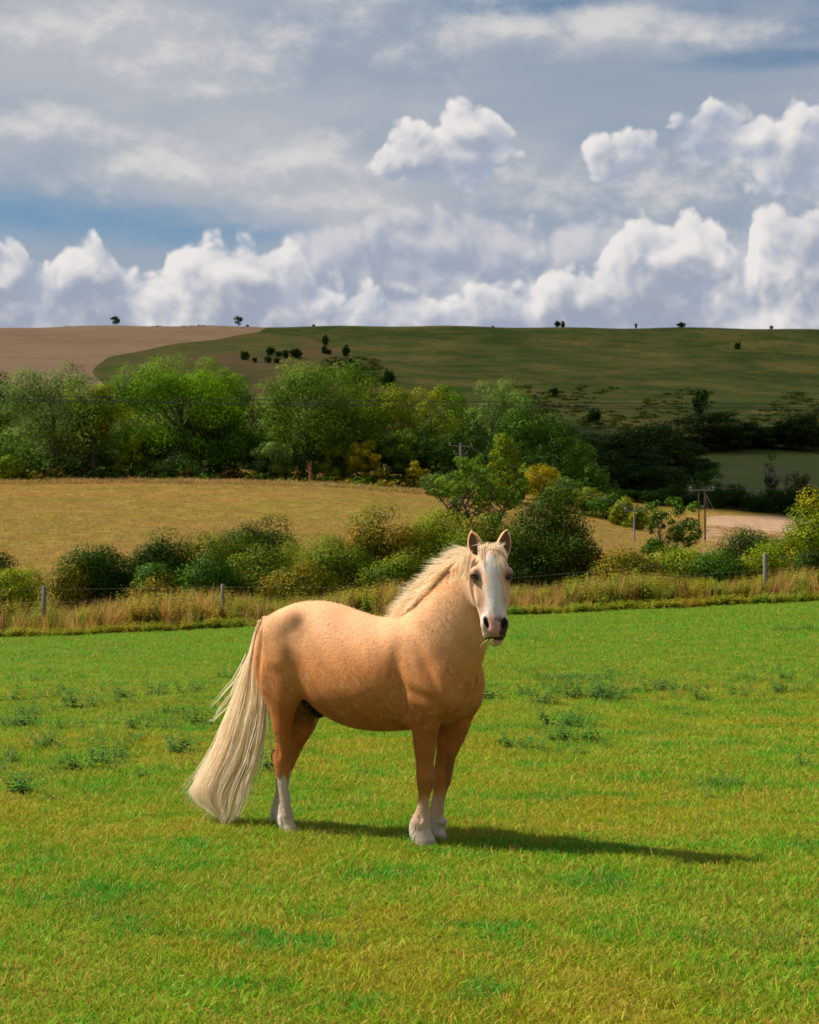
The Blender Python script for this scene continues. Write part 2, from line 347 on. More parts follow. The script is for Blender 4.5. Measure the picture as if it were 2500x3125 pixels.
for nm, t, m in (('stubble_field', t_st, M_STUBBLE), ('field_margin', t_mg, M_GREENEDGE), ('rough_bank', t_bk, M_BANK), ('valley_pasture', t_dk, M_SHADE), ('hill', rest, M_DOWN)):
    if len(t): tag(obj(nm, mesh_np(nm, *compact(V, t), m, True)), kind='structure')

# ---------------------------------------------------------------- the clouds whose shade lies on the down (they stand left of and above the view)
def shade_cloud(name, plan, alt, thick, dens):
    m = bpy.data.materials.new(name); m.use_nodes = True; T = NT(m.node_tree); T.n.clear()
    d = T.new('ShaderNodeBsdfDiffuse'); d.inputs[0].default_value = (.8, .8, .82, 1); tr = T.new('ShaderNodeBsdfTranslucent'); tr.inputs[0].default_value = (.7, .72, .76, 1)
    a = T.new('ShaderNodeMixShader'); a.inputs[0].default_value = .3; T.put(a.inputs[1], d.outputs[0]); T.put(a.inputs[2], tr.outputs[0])
    cl = T.new('ShaderNodeBsdfTransparent'); b = T.new('ShaderNodeMixShader'); b.inputs[0].default_value = dens; T.put(b.inputs[1], cl.outputs[0]); T.put(b.inputs[2], a.outputs[0])
    T.put(T.new('ShaderNodeOutputMaterial').inputs[0], b.outputs[0])
    P = np.array(plan, float); lo, hi = P.min(0), P.max(0); n = 46
    X, Y = np.meshgrid(np.linspace(lo[0], hi[0], n), np.linspace(lo[1], hi[1], n), indexing='ij'); x, y = X.ravel(), Y.ravel()
    sd = poly_sd(x, y, plan) + 14*np.sin(x*.021 + 2)*np.sin(y*.027) + 7*np.sin(x*.07)*np.cos(y*.06)
    th = thick*np.clip(-sd/90, 0, 1)**.6*(1 + .35*np.sin(x*.03)*np.sin(y*.035 + 1) + .15*np.sin(x*.09 + y*.07))
    k = alt/SUN_DIR.z; ox, oy = SUN_DIR.x*k, SUN_DIR.y*k; g0 = ground_z(x, y, False)*0 + 40
    top = np.stack([x + ox, y + oy, g0 + alt + th], 1); bot = np.stack([x + ox, y + oy, g0 + alt - th*.18], 1)
    i, j = np.meshgrid(np.arange(n-1), np.arange(n-1), indexing='ij'); a_ = (i*n + j).ravel(); Q = np.stack([a_, a_+n, a_+n+1, a_+1], 1)
    keep = (sd[Q] < 0).any(1); Q = Q[keep]
    V = np.concatenate([top, bot]); V, Q2 = compact(V, np.concatenate([Q, Q[:, ::-1] + n*n]))
    return tag(obj('cloud', mesh_np('cloud', V, Q2, m, True)), kind='structure')
shade_cloud('dense_cloud', [(34,226),(62,224),(140,205),(420,215),(520,420),(300,452),(60,440),(10,420),(-14,300),(14,246)], 800, 130, 1.0)
shade_cloud('thin_cloud', [(36,300),(60,405),(300,408),(560,420),(600,900),(250,1010),(-300,1010),(-560,700),(-420,360),(-150,262)], 800, 90, .57)

# ---------------------------------------------------------------- foliage tools
def leaf_mat(name, a, b, c=None, cw=0.0, trans=0.35, rough=0.6):
    """leaves between colours a and b (per leaf and per spray), some sprays of colour c"""
    m = bpy.data.materials.new(name); m.use_nodes = True; T = NT(m.node_tree); T.n.clear()
    r = T.attr('rnd'); cl = T.attr('spray')
    f = T.math('ADD', T.math('MULTIPLY', r, 0.2), T.math('MULTIPLY', cl, 0.8), clamp=True)
    co = T.mix(f, a, b)
    if c: co = T.mix(T.math('MULTIPLY', T.math('GREATER_THAN', T.math('ADD', T.math('MULTIPLY', T.math('FRACT', T.math('MULTIPLY', cl, 7.13)), 0.75), T.math('MULTIPLY', r, 0.25)), 1.0 - cw), 0.85), co, c)
    d = T.new('ShaderNodeBsdfPrincipled'); d.inputs['Roughness'].default_value = rough; d.inputs['Specular IOR Level'].default_value = 0.06; T.put(d.inputs['Base Color'], co)
    t = T.new('ShaderNodeBsdfTranslucent'); T.put(t.inputs[0], T.mix(1.0, co, (1.0, 1.0, 0.45, 1), 'MULTIPLY'))
    mx = T.new('ShaderNodeMixShader'); mx.inputs[0].default_value = trans; T.put(mx.inputs[1], d.outputs[0]); T.put(mx.inputs[2], t.outputs[0])
    T.put(T.new('ShaderNodeOutputMaterial').inputs[0], mx.outputs[0]); return m
LEAF = {
 'bright': leaf_mat('leaf_bright', (.036,.130,.003), (.225,.400,.005)),
 'grey':   leaf_mat('leaf_grey', (0.069,0.146,0.019), (0.202,0.297,0.060)),
 'sage':   leaf_mat('leaf_sage', (0.052,0.129,0.007), (0.172,0.275,0.019), (0.241,0.267,0.022), .15),
 'yellow': leaf_mat('leaf_yellow_green', (0.095,0.163,0.003), (0.267,0.318,0.005), (0.344,0.275,0.005), .2, trans=.24),
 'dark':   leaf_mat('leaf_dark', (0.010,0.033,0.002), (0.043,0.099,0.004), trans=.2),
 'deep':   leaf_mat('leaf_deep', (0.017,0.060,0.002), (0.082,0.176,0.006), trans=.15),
 'gold':   leaf_mat('leaf_gold', (0.258,0.232,0.004), (0.430,0.344,0.007), (0.396,0.232,0.005), .2),
 'hedge':  leaf_mat('leaf_hedge', (0.036,0.078,0.002), (0.176,0.228,0.005), (0.258,0.155,0.007), .16, trans=.15),
 'rust':   leaf_mat('leaf_rust', (0.054,0.078,0.002), (0.215,0.198,0.007), (0.344,0.172,0.009), .28, trans=.15),
 'haw':    leaf_mat('leaf_hawthorn', (0.012,0.033,0.002), (0.073,0.125,0.003), (0.138,0.034,0.009), .15, trans=.12),
 'light':  leaf_mat('leaf_light', (0.129,0.189,0.007), (0.275,0.292,0.026)),
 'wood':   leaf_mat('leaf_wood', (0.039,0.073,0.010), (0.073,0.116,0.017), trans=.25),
 'brown':  leaf_mat('leaf_brown', (0.086,0.052,0.010), (0.155,0.086,0.013), (0.077,0.086,0.009), .3)}
M_BARK = mk('bark', (.075,.058,.042), .4, 9.0, .9, .1, .5)
M_PALEBARK = mk('pale_bark', (.26,.23,.19), .3, 9.0, .9, .1, .4)
M_REDWOOD = mk('torn_wood', (.19,.075,.035), .35, 5.0, .9, .1, .5)
def tubes(paths, sides=6):
    """paths: list of (points (n,3), radii (n,)) -> V, quads"""
    Vs, Fs, o = [], [], 0; ang = np.linspace(0, 2*np.pi, sides, endpoint=False)
    for P, R in paths:
        P = np.asarray(P, float); R = np.asarray(R, float); t = np.gradient(P, axis=0); t /= np.linalg.norm(t, axis=1)[:, None] + 1e-9
        ref = np.where(np.abs(t[:, 2:3]) > 0.9, np.array([[1., 0, 0]]), np.array([[0, 0, 1.]])); a = np.cross(t, ref); a /= np.linalg.norm(a, axis=1)[:, None] + 1e-9; b = np.cross(t, a)
        ring = P[:, None] + R[:, None, None]*(np.cos(ang)[None, :, None]*a[:, None] + np.sin(ang)[None, :, None]*b[:, None])
        n = len(P); Vs.append(ring.reshape(-1, 3)); i, j = np.meshgrid(np.arange(n-1), np.arange(sides), indexing='ij'); j2 = (j+1) % sides
        Fs.append((o + np.stack([i*sides+j, i*sides+j2, (i+1)*sides+j2, (i+1)*sides+j], -1)).reshape(-1, 4)); o += n*sides
    return np.concatenate(Vs), np.concatenate(Fs)
LEAF_N = {}
def leaf_mesh(name, V, F, mat, at):
    """leaf blades shaded by the way their spray faces"""
    me = mesh_np(name, V, F, mat, True, at); me.normals_split_custom_set_from_vertices(LEAF_N.pop(len(V)).tolist()); return me
def leaf_cloud(centres, radii, sprays, n, size, rng, flat=0.8, jitter=0.6, up=0.40, aspect=0.62):
    """n leaf blades over the surfaces of many small sprays"""
    w = radii**2; k = rng.choice(len(centres), n, p=w/w.sum())
    d = rng.normal(size=(n, 3)); d[:, 2] = d[:, 2]*0.9 + 0.2; d /= np.linalg.norm(d, axis=1)[:, None]
    r = radii[k]*(0.55 + 0.50*rng.random(n)**0.6)
    P = centres[k] + d*r[:, None]*np.array([1, 1, flat])
    nr = d + rng.normal(size=(n, 3))*jitter*0.6; nr[:, 2] += up; nr /= np.linalg.norm(nr, axis=1)[:, None]
    t = rng.normal(size=(n, 3)); a = np.cross(nr, t); a /= np.linalg.norm(a, axis=1)[:, None]; b = np.cross(nr, a)
    s = size*(0.6 + 0.8*rng.random(n))[:, None]*0.5
    flip = (np.einsum('ij,ij->i', np.cross(a, b), d) < 0)[:, None]; b = np.where(flip, -b, b)
    V = np.stack([P - a*s, P - b*s*aspect + a*s*.1, P + a*s*1.1, P + b*s*aspect + a*s*.1], 1).reshape(-1, 3)
    F = np.arange(n*4).reshape(-1, 4)
    mid = centres.mean(0); out = P - mid; out /= np.linalg.norm(out, axis=1)[:, None] + 1e-6; sn = d*1.3 + out*.55 + rng.normal(size=(n, 3))*.22; sn /= np.linalg.norm(sn, axis=1)[:, None]
    LEAF_N[len(V)] = np.repeat(sn, 4, 0)
    return V, F, {'rnd': np.repeat(rng.random(n), 4), 'spray': np.repeat(sprays[k], 4)}
def dome(t): return min(1.9, 1/math.sqrt(max(.25, 1-(2*t-1)**2))) if t < .5 else 1.0
def crown_sprays(rng, W_, H_, z0, z1, n, rs, lumps=7, hollow=0.35, squash=1.0, profile=None):
    """centres of sprays filling a lumpy crown W_ wide between z0 and z1"""
    zc, hz = (z0+z1)/2, (z1-z0)/2; cs = []
    ld = rng.normal(size=(lumps, 3)); ld /= np.linalg.norm(ld, axis=1)[:, None]; lw = 0.72 + 0.4*rng.random(lumps)
    while len(cs) < n:
        d = rng.normal(size=3); d /= np.linalg.norm(d); rr = (hollow + (1-hollow)*rng.random()**0.5)
        k = np.argmax(ld@d); env = lw[k]*(0.82 + 0.25*(ld[k]@d))
        p = d*rr*env
        z = zc + p[2]*hz; f = 1.0 if profile is None else profile((z - z0)/(z1 - z0))
        cs.append((p[0]*W_/2*f, p[1]*W_/2*f*squash, z))
    cs = np.array(cs); return cs, rs*(0.65 + 0.7*rng.random(n)), rng.random(n)
def grow(name, loc, H, W_, kind, label, cat='tree', group=None, leaves=6000, leaf=.25, bole=.18, sprays=60, seed=0, squash=.85, profile=None, stems=1, bark=None, rs=None, hollow=.35, lumps=7, flat=.8, limb=.55, sink=.15):
    rng = np.random.default_rng(seed*977 + 5)
    root = link(bpy.data.objects.new(name, None)); root.location = loc; root.empty_display_size = .3
    tag(root, label, cat, group)
    z0 = H*bole; rs = rs or W_*0.13
    cs, rr, sp = crown_sprays(rng, W_*1.15 - rs, H, z0 + rs*(.5 if bole > .1 else .0), H - rs*.2, sprays, rs, lumps, hollow, squash, profile)
    paths = []; tr = max(0.018*H, .03)
    for s in range(stems):
        off = np.array([rng.normal()*.12, rng.normal()*.12, 0])*W_*(stems > 1)
        top = np.array([rng.normal()*.05*W_, rng.normal()*.05*W_, H*.72]) + off*1.6
        t = np.linspace(0, 1, 7)[:, None]; P = np.array([0, 0, -sink])*(1-t) + top*t + off*np.sin(t*np.pi/2)*.6 + rng.normal(size=(7, 3))*.012*H*np.sin(t*np.pi)
        paths.append((P, tr*(1.25 - t[:, 0]*.95)*(1 if stems == 1 else .7)))
        for k in rng.choice(len(cs), max(3, int(len(cs)*limb/stems)), replace=False):
            e = cs[k]; h0 = np.clip((e[2]*0.55)/(H*.72), .18, .92); i = h0*6; a = P[int(i)]*(1-(i % 1)) + P[min(int(i)+1, 6)]*(i % 1)
            u = np.linspace(0, 1, 5)[:, None]; mid = (a+e)/2 + np.array([0, 0, -.04*H]) + rng.normal(size=3)*.03*H
            Q_ = a*(1-u)**2 + 2*mid*u*(1-u) + e*u**2
            paths.append((Q_, tr*.42*(1 - u[:, 0]*.85)*(1.1 - h0*.6)))
    V, F = tubes(paths, 5); obj('trunk', mesh_np('trunk', V, F, bark or M_BARK, True), root)
    V, F, at = leaf_cloud(cs, rr, sp, leaves, leaf, rng, flat); obj('crown', leaf_mesh('crown', V, F, LEAF[kind], at), root)
    return root
def copy_tree(src, loc, rz=0.0, s=1.0, sz=None, label=None, kind=None):
    c_ = src.copy(); COL.objects.link(c_); c_.location = loc; c_.rotation_euler = (0, 0, rz); c_.scale = (s, s, sz or s)
    if label: c_['label'] = label
    for ch in src.children:
        k = ch.copy(); COL.objects.link(k); k.parent = c_
        if kind and k.name.startswith('crown'): k.material_slots[0].link = 'OBJECT'; k.material_slots[0].material = LEAF[kind]
    return c_
def stand(px, dist, top, width):
    """place and size of something seen at column px, dist metres away, reaching up to row top and width wide"""
    x = at_px(px, dist); z = gz(x, dist); H = EYE + (1757 - top)/F_PX*dist - z
    return (x, dist, z), H, width/F_PX*dist

ORD = ['first','second','third','fourth','fifth','sixth','seventh','eighth','ninth','tenth','eleventh','twelfth','thirteenth','fourteenth','fifteenth','sixteenth','seventeenth','eighteenth','nineteenth','twentieth','twenty-first','twenty-second','twenty-third','twenty-fourth','twenty-fifth']
# ---------------------------------------------------------------- the line of trees beyond the meadow
GT = 'trees along the top of the meadow'
TREES = [ # px, dist, top row, width px, leaf kind, leaves, label
 (-45,222,1105,170,'deep',5200,'dark green tree cut off by the left border'),
 (165,206,1112,330,'grey',9500,'broad grey-green willow-like tree, second from the left border'),
 (285,203,1150,150,'yellow',2600,'slim open tree showing its dark trunk beside the grey-green tree'),
 (545,208,1068,380,'bright',12500,'tallest bright green broad tree, in front of the curving stubble field'),
 (668,214,1085,170,'bright',4600,'narrower bright green tree shouldering the tallest one on its far side'),
 (800,216,1150,210,'grey',5200,'dull green tree filling the dip between the two tallest crowns'),
 (945,209,1078,330,'sage',10500,'wide grey-green tree with forked dark limbs under its crown'),
 (1045,212,1110,190,'sage',5000,'grey-green tree leaning out of the forked tree towards the hedge'),
 (1165,224,1148,210,'yellow',5600,'yellow-green tree behind the golden bush'),
 (1305,226,1188,190,'yellow',5200,'yellow-green rounded tree above the small crossarm pole'),
 (1400,238,1190,170,'bright',4200,'green treetop showing behind the yellow-green trees'),
 (1512,236,1165,230,'grey',6500,'pale silvery green round-topped tree at the end of the tree line'),
 (1625,226,1232,240,'deep',7000,'deep green tree in half shade standing right of the slim poplar'),
 (1700,232,1300,190,'deep',5200,'low dark tree at the shaded end of the tree line')]
for i, (px, d, top, w, k, n, lab) in enumerate(TREES):
    loc, H, W_ = stand(px, d, top, w*1.14)
    grow('broadleaf_tree', loc, H, W_, k, lab, group=GT, leaves=int(n*3.0), leaf=.25, bole=.02 if i != 2 else .3, sprays=int(30 + n/230), seed=i+1, rs=W_*.115 + .45, hollow=.45, lumps=9, profile=dome if i != 2 else None)
loc, H, W_ = stand(1546, 190, 1268, 95)
grow('poplar_tree', loc, H, W_, 'yellow', 'slim upright yellow-green poplar rising behind the loose grey-green tree', leaves=3800, leaf=.26, bole=.08, sprays=60, seed=41, rs=W_*.2, hollow=.1, profile=lambda t: 1.05 - .75*max(0, t-.25))
for i, (px, d, top, w, k, lab) in enumerate([
  (1112,204,1345,105,'gold','golden yellow bush glowing at the foot of the tree line'),
  (1040,206,1340,150,'yellow','yellow-green sapling just left of the golden bush'),
  (830,203,1325,140,'grey','pale grey-green shrub under the forked tree'),
  (1232,208,1300,110,'sage','narrow ivy-green tree among the dark trunks right of the golden bush'),
  (20,201,1392,130,'yellow','low yellow-green shrub at the left end of the wood edge'),
  (420,212,1290,170,'deep','dark shrub in the gap between the grey-green and tallest trees'),
  (400,205,1335,110,'yellow','small sunlit shrub left of the tallest tree'),
  (700,207,1300,190,'deep','dark undergrowth bush right of the tallest tree'),
  (1330,211,1310,190,'dark','dark bush in the shade below the yellow-green trees'),
  (1180,214,1320,180,'dark','dark bush behind the golden bush'),
  (560,204,1395,150,'grey','low grey bramble patch at the foot of the tallest tree'),
  (90,208,1330,220,'deep','dark bush below the broad willow-like tree'),
  (270,208,1370,170,'deep','dark undergrowth bush by the slim open trunk'),
  (930,207,1350,190,'dark','dark thicket under the forked limbs'),
  (480,211,1290,230,'dark','dark thicket behind the trunk of the tallest tree'),
  (610,212,1285,230,'dark','dark thicket right of the trunk of the tallest tree'),
  (790,213,1290,220,'dark','dark thicket under the dull green tree'),
  (1090,213,1285,200,'dark','dark thicket left of the golden bush'),
  (10,214,1295,230,'dark','dark thicket at the left border under the trees'),
  (340,214,1305,200,'dark','dark thicket in the gap right of the slim open trunk'),
  (1260,214,1290,200,'dark','dark thicket under the yellow-green rounded tree'),
  (1440,216,1305,210,'dark','dark thicket behind the crossarm pole'),
  (1570,214,1315,200,'dark','dark thicket behind the slim poplar'),
  (1690,214,1345,220,'dark','dark thicket at the shaded end of the tree line')]):
    loc, H, W_ = stand(px, d, top, w)
    grow('wood_edge_shrub', loc, H, W_, k, lab, 'shrub', 'shrubs at the wood edge', leaves=int(2000 + w*24), leaf=.22, bole=.0, sprays=24, seed=60+i, rs=W_*.17, squash=.9, limb=.3, profile=dome)
BL = [o for o in bpy.data.objects if o.name.startswith('broadleaf_tree')]
for k, (px, d, src, lab) in enumerate(((-210,212,3,'bright green tree beyond the left border'),(-400,216,6,'grey-green tree further beyond the left border'),(-600,214,1,'broad grey tree far beyond the left border'),(-800,218,3,'bright green tree far beyond the left border'))):
    x = at_px(px, d); copy_tree(BL[src], (x, d, gz(x, d)), 1.1*k + .6, .95, None, lab)
# torn trunk
sx, sd = at_px(948, 200), 200; zz = gz(sx, sd); tr = link(bpy.data.objects.new('broken_trunk', None)); tr.location = (sx, sd, zz)
tag(tr, 'torn red-brown tree stump standing under the forked tree', 'tree stump')
V, F = tubes([([(0,0,-.2),(.03,0,.9),(-.02,0,2.0),(.10,0,2.9)], [.34,.22,.16,.03]), ([(-.05,.02,1.4),(-.22,.02,2.3),(-.2,.02,2.75)], [.16,.10,.02])], 8); obj('stump', mesh_np('stump', V, F, M_REDWOOD, True), tr)

# ---------------------------------------------------------------- shaded wood across the valley
WOOD = [grow('valley_tree', (0, 0, 0), 12, w, 'wood', 'x', group='trees of the shaded wood across the valley', leaves=7500, leaf=.42, bole=.02, sprays=84, seed=90+i, rs=w*.10+.4, profile=dome) for i, w in enumerate((10, 8, 12))]
first = [True]*3
for i, (px, d, top, w, k, lab) in enumerate([
  (1760,262,1330,210,'wood','shaded tree next to the sunlit end of the tree line'),
  (1850,285,1330,190,'dark','dark shaded tree above the round green shrub'),
  (1985,300,1285,230,'wood','largest shaded tree with a dull grey-green crown, mid wood'),
  (2075,345,1335,150,'dark','low dark tree at the left end of the shaded pasture'),
  (2185,392,1262,190,'wood','tall shaded tree directly above the twin-pole power pole'),
  (2262,396,1290,150,'dark','shaded tree right of the one above the twin-pole power pole'),
  (2345,400,1300,150,'wood','dim tree at the top of the shaded pasture behind the ivy-clad tree'),
  (2420,398,1285,150,'dark','dark tree of the far wood, second from the right border'),
  (2490,396,1250,190,'wood','tall shaded tree of the far wood cut by the right border'),
  (1900,330,1345,150,'dark','dark tree behind the largest shaded tree'),
  (1690,300,1310,170,'wood','shaded tree standing behind the deep green end tree'),
  (2120,300,1405,150,'dark','dark low tree at the lower left corner of the shaded pasture'),
  (1930,268,1410,160,'dark','dark tree in front of the largest shaded tree'),
  (1800,255,1415,150,'dark','dark bushy tree behind the golden-flowered bush'),
  (2030,275,1420,150,'wood','dull shaded tree at the lower left of the shaded pasture'),
  (1960,282,1380,150,'dark','dark tree in the middle of the shaded wood'),
  (2300,405,1305,150,'dark','dark tree in the row above the shaded pasture, fourth from the right border'),
  (2130,400,1330,150,'dark','dark tree left of the tall shaded one above the twin-pole')]):
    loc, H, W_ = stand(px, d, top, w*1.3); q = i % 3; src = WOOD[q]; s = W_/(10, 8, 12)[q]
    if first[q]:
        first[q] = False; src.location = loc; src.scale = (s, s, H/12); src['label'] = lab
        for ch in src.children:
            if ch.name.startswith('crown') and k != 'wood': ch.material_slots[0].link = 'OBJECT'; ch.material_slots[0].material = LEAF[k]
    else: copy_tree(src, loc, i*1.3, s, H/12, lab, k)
# hedge between the ploughed field and the shaded pasture: one shrub after another
HG = [grow('field_hedge_shrub', (0, 0, 0), 4, 5, 'dark', 'x', 'shrub', 'dark hedge behind the ploughed field', leaves=4200, leaf=.24, bole=.0, sprays=50, seed=120+i, rs=.8, limb=.25, profile=dome) for i in range(2)]
hx = np.linspace(1905, 2560, 14)
for i, px in enumerate(hx):
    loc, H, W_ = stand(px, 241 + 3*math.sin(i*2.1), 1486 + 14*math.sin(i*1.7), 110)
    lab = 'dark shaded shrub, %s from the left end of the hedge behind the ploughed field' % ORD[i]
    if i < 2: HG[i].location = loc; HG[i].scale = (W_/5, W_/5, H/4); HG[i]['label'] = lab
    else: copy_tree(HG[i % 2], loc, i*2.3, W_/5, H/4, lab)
for i, (px, d, top, w, k, lab) in enumerate([
  (2157,250,1424,85,'deep','small round-headed tree rising from the dark hedge by the shaded pasture'),
  (2432,250,1432,90,'brown','brownish bush standing in the dark hedge near the right border'),
  (1646,196,1408,120,'gold','golden-flowered bush on the bank right of the loose grey-green tree'),
  (1600,200,1420,90,'yellow','yellow-green shrub beside the golden-flowered bush'),
  (1275,203,1415,70,'gold','little golden sapling left of the crossarm pole'),
  (1822,212,1405,150,'deep','round dark green shrub at the top of the sloping hedge'),
  (1730,205,1452,130,'grey','grey-green shrub in the sloping hedge'),
  (1790,190,1490,110,'light','pale yellow-green bush on the sloping hedge'),
  (1700,190,1492,120,'deep','dark end of the sloping hedge nearest the loose tree'),
  (1850,186,1505,120,'deep','dark green shrub in the sloping hedge below the round one'),
  (1905,178,1520,100,'light','pale shrub at the lower end of the sloping hedge'),
  (1950,172,1548,70,'yellow','lowest yellow-green bush of the sloping hedge'),
  (1340,195,1440,120,'grey','grey-green shrub at the foot of the crossarm pole'),
  (1440,195,1430,130,'sage','sage green shrub behind the loose tree'),
  (1560,192,1440,120,'deep','dark shrub below the slim poplar')]):
    loc, H, W_ = stand(px, d, top, w)
    grow('hedgerow_shrub', loc, H, W_, k, lab, 'shrub', 'shrubs of the sloping hedge', leaves=int(1800 + w*14), leaf=.22, bole=.0, sprays=44, seed=150+i, rs=W_*.15, limb=.3, profile=dome)
# ivy-clad dead tree
loc, H, W_ = stand(2356, 252, 1385, 90); dt = grow('ivy_clad_tree', loc, H, W_*.55, 'dark', 'bare dead tree with ivy-clad stems beside the shaded pasture', leaves=1800, leaf=.24, bole=.0, sprays=26, seed=190, rs=.7, profile=lambda t: 1.0 - .6*t, stems=3)
rng = np.random.default_rng(3); pth = []
for k in range(26):
    a = np.array([rng.normal()*.4, rng.normal()*.4, H*.45]); e = a + np.array([rng.normal()*W_*.35, rng.normal()*.6, H*(.15+.35*rng.random())]); pth.append(([a, (a+e)/2 + rng.normal(size=3)*.2, e], [.07, .045, .015]))
V, F = tubes(pth, 4); obj('bare_branches', mesh_np('bare_branches', V, F, M_PALEBARK, True), dt)

# ---------------------------------------------------------------- scrub and lone trees on the down
SB = [grow('thorn_bush', (0, 0, 0), 3, 3, 'dark', 'x', 'bush', 'thorn bushes on the rough bank', leaves=700, leaf=.42, bole=.06, sprays=18, seed=200+i, rs=.6, limb=.3) for i in range(3)]
nb = 0
BUSHES = [
  (744,1100,25,26,'leftmost round thorn bush on the rough bank',0),(777,1108,15,17,'tiny thorn bush low on the rough bank',0),(826,1084,28,28,'tall round thorn bush high on the rough bank, third from the left',0),(848,1086,20,18,0,0),(872,1090,26,26,0,0),(900,1090,40,30,'widest thorn bush in the clump on the rough bank',0),
  (815,1108,26,18,0,0),(845,1110,22,18,0,0),(991,1055,20,34,'tall narrow thorn bush at the top of the rough bank',0),(988,1075,26,22,0,0),(1003,1078,20,16,0,0),(1054,1090,24,40,'tall dark thorn bush on the right shoulder of the rough bank',0),(1070,1106,14,18,0,0),(1086,1124,16,18,0,0),(1125,1164,16,18,0,0),(1146,1176,20,22,0,0),(1106,1146,22,32,'lone oval thorn bush low on the right flank of the bank',0),(1185,1185,42,54,'dark bare-topped thorn bush at the foot of the rough bank',0),
  (2257,1062,18,20,'lone dark bush high on the open hillside, right of centre',1),(1693,1212,28,30,'single dark bush on the lower slope above the shaded wood',1),(1815,1290,44,44,'dark bush at the hill foot above the shaded wood',1),(2143,1255,44,66,'upright dark bush at the hill foot above the twin-pole',1),
  (2359,1012,12,12,'tiny bush on the skyline nearest the right border',2),(754,997,9,9,'tiny bush on the skyline beside a small tree',2),(957,1000,12,7,'low pale bush on the skyline left of centre',2),(1504,1001,10,7,'speck of a bush on the skyline right of centre',2),(1705,1001,18,20,'left half of the paired bushes on the skyline',2),(1721,1001,17,18,'right half of the paired bushes on the skyline',2),(1944,1002,8,17,'thin upright bush on the skyline',2),(2085,1004,28,16,'wide low bush on the skyline right of the paired bushes',2)]
for (px, py, w, h, lab, grp) in BUSHES:
    x, d = ground_at_view(px, py + 1, 330, 698) if grp < 2 else (at_px(px, 694), 694); z = gz(x, d)
    q = nb % 3; loc = (x, d, z - .2); s = w/F_PX*d/2.6; sz = h/F_PX*d/2.7
    kk = nb if not lab else 0; lab = lab or 'small dark thorn bush on the rough bank, %s counting all bank bushes from the left' % ORD[sorted([q_[0] for q_ in BUSHES if q_[5] == 0]).index(px)]
    if nb < 3: o = SB[q]; o.location = loc; o.scale = (s, s, sz); o['label'] = lab
    else: o = copy_tree(SB[q], loc, nb*1.9, s, sz, lab)
    if grp: o['group'] = ('', 'lone bushes on the open hillside', 'bushes on the skyline')[grp]
    nb += 1
for i, (px, h, w, lab) in enumerate([(348,32,28,'small round-headed tree alone on the skyline above the stubble field'),(725,35,30,'small tree on the skyline where stubble and turf meet')]):
    d = 692; x = at_px(px, d); o = grow('skyline_tree', (x, d, gz(x, d) - .2), h/F_PX*d, w/F_PX*d, 'dark', lab, group='small trees on the skyline', leaves=1300, leaf=.34, bole=.12, sprays=26, seed=230+i, rs=.65)

# ---------------------------------------------------------------- the loose tree and small tree in the meadow
loc, H, W_ = stand(1478, 112, 1362, 300)
grow('loose_tree', loc, H, W_, 'sage', 'loose grey-green tree with open branches rising behind the hedge', leaves=7600, leaf=.16, bole=.16, sprays=85, seed=301, rs=.42, hollow=.25, stems=3, limb=.8, lumps=11)
loc, H, W_ = stand(2040, 84, 1522, 215)
grow('multi_stem_tree', loc, H, W_, 'deep', 'small sparse multi-stemmed tree in front of the twin-pole', leaves=3600, leaf=.13, bole=.22, sprays=34, seed=303, rs=.30, hollow=.35, stems=3, limb=1.0, lumps=9)

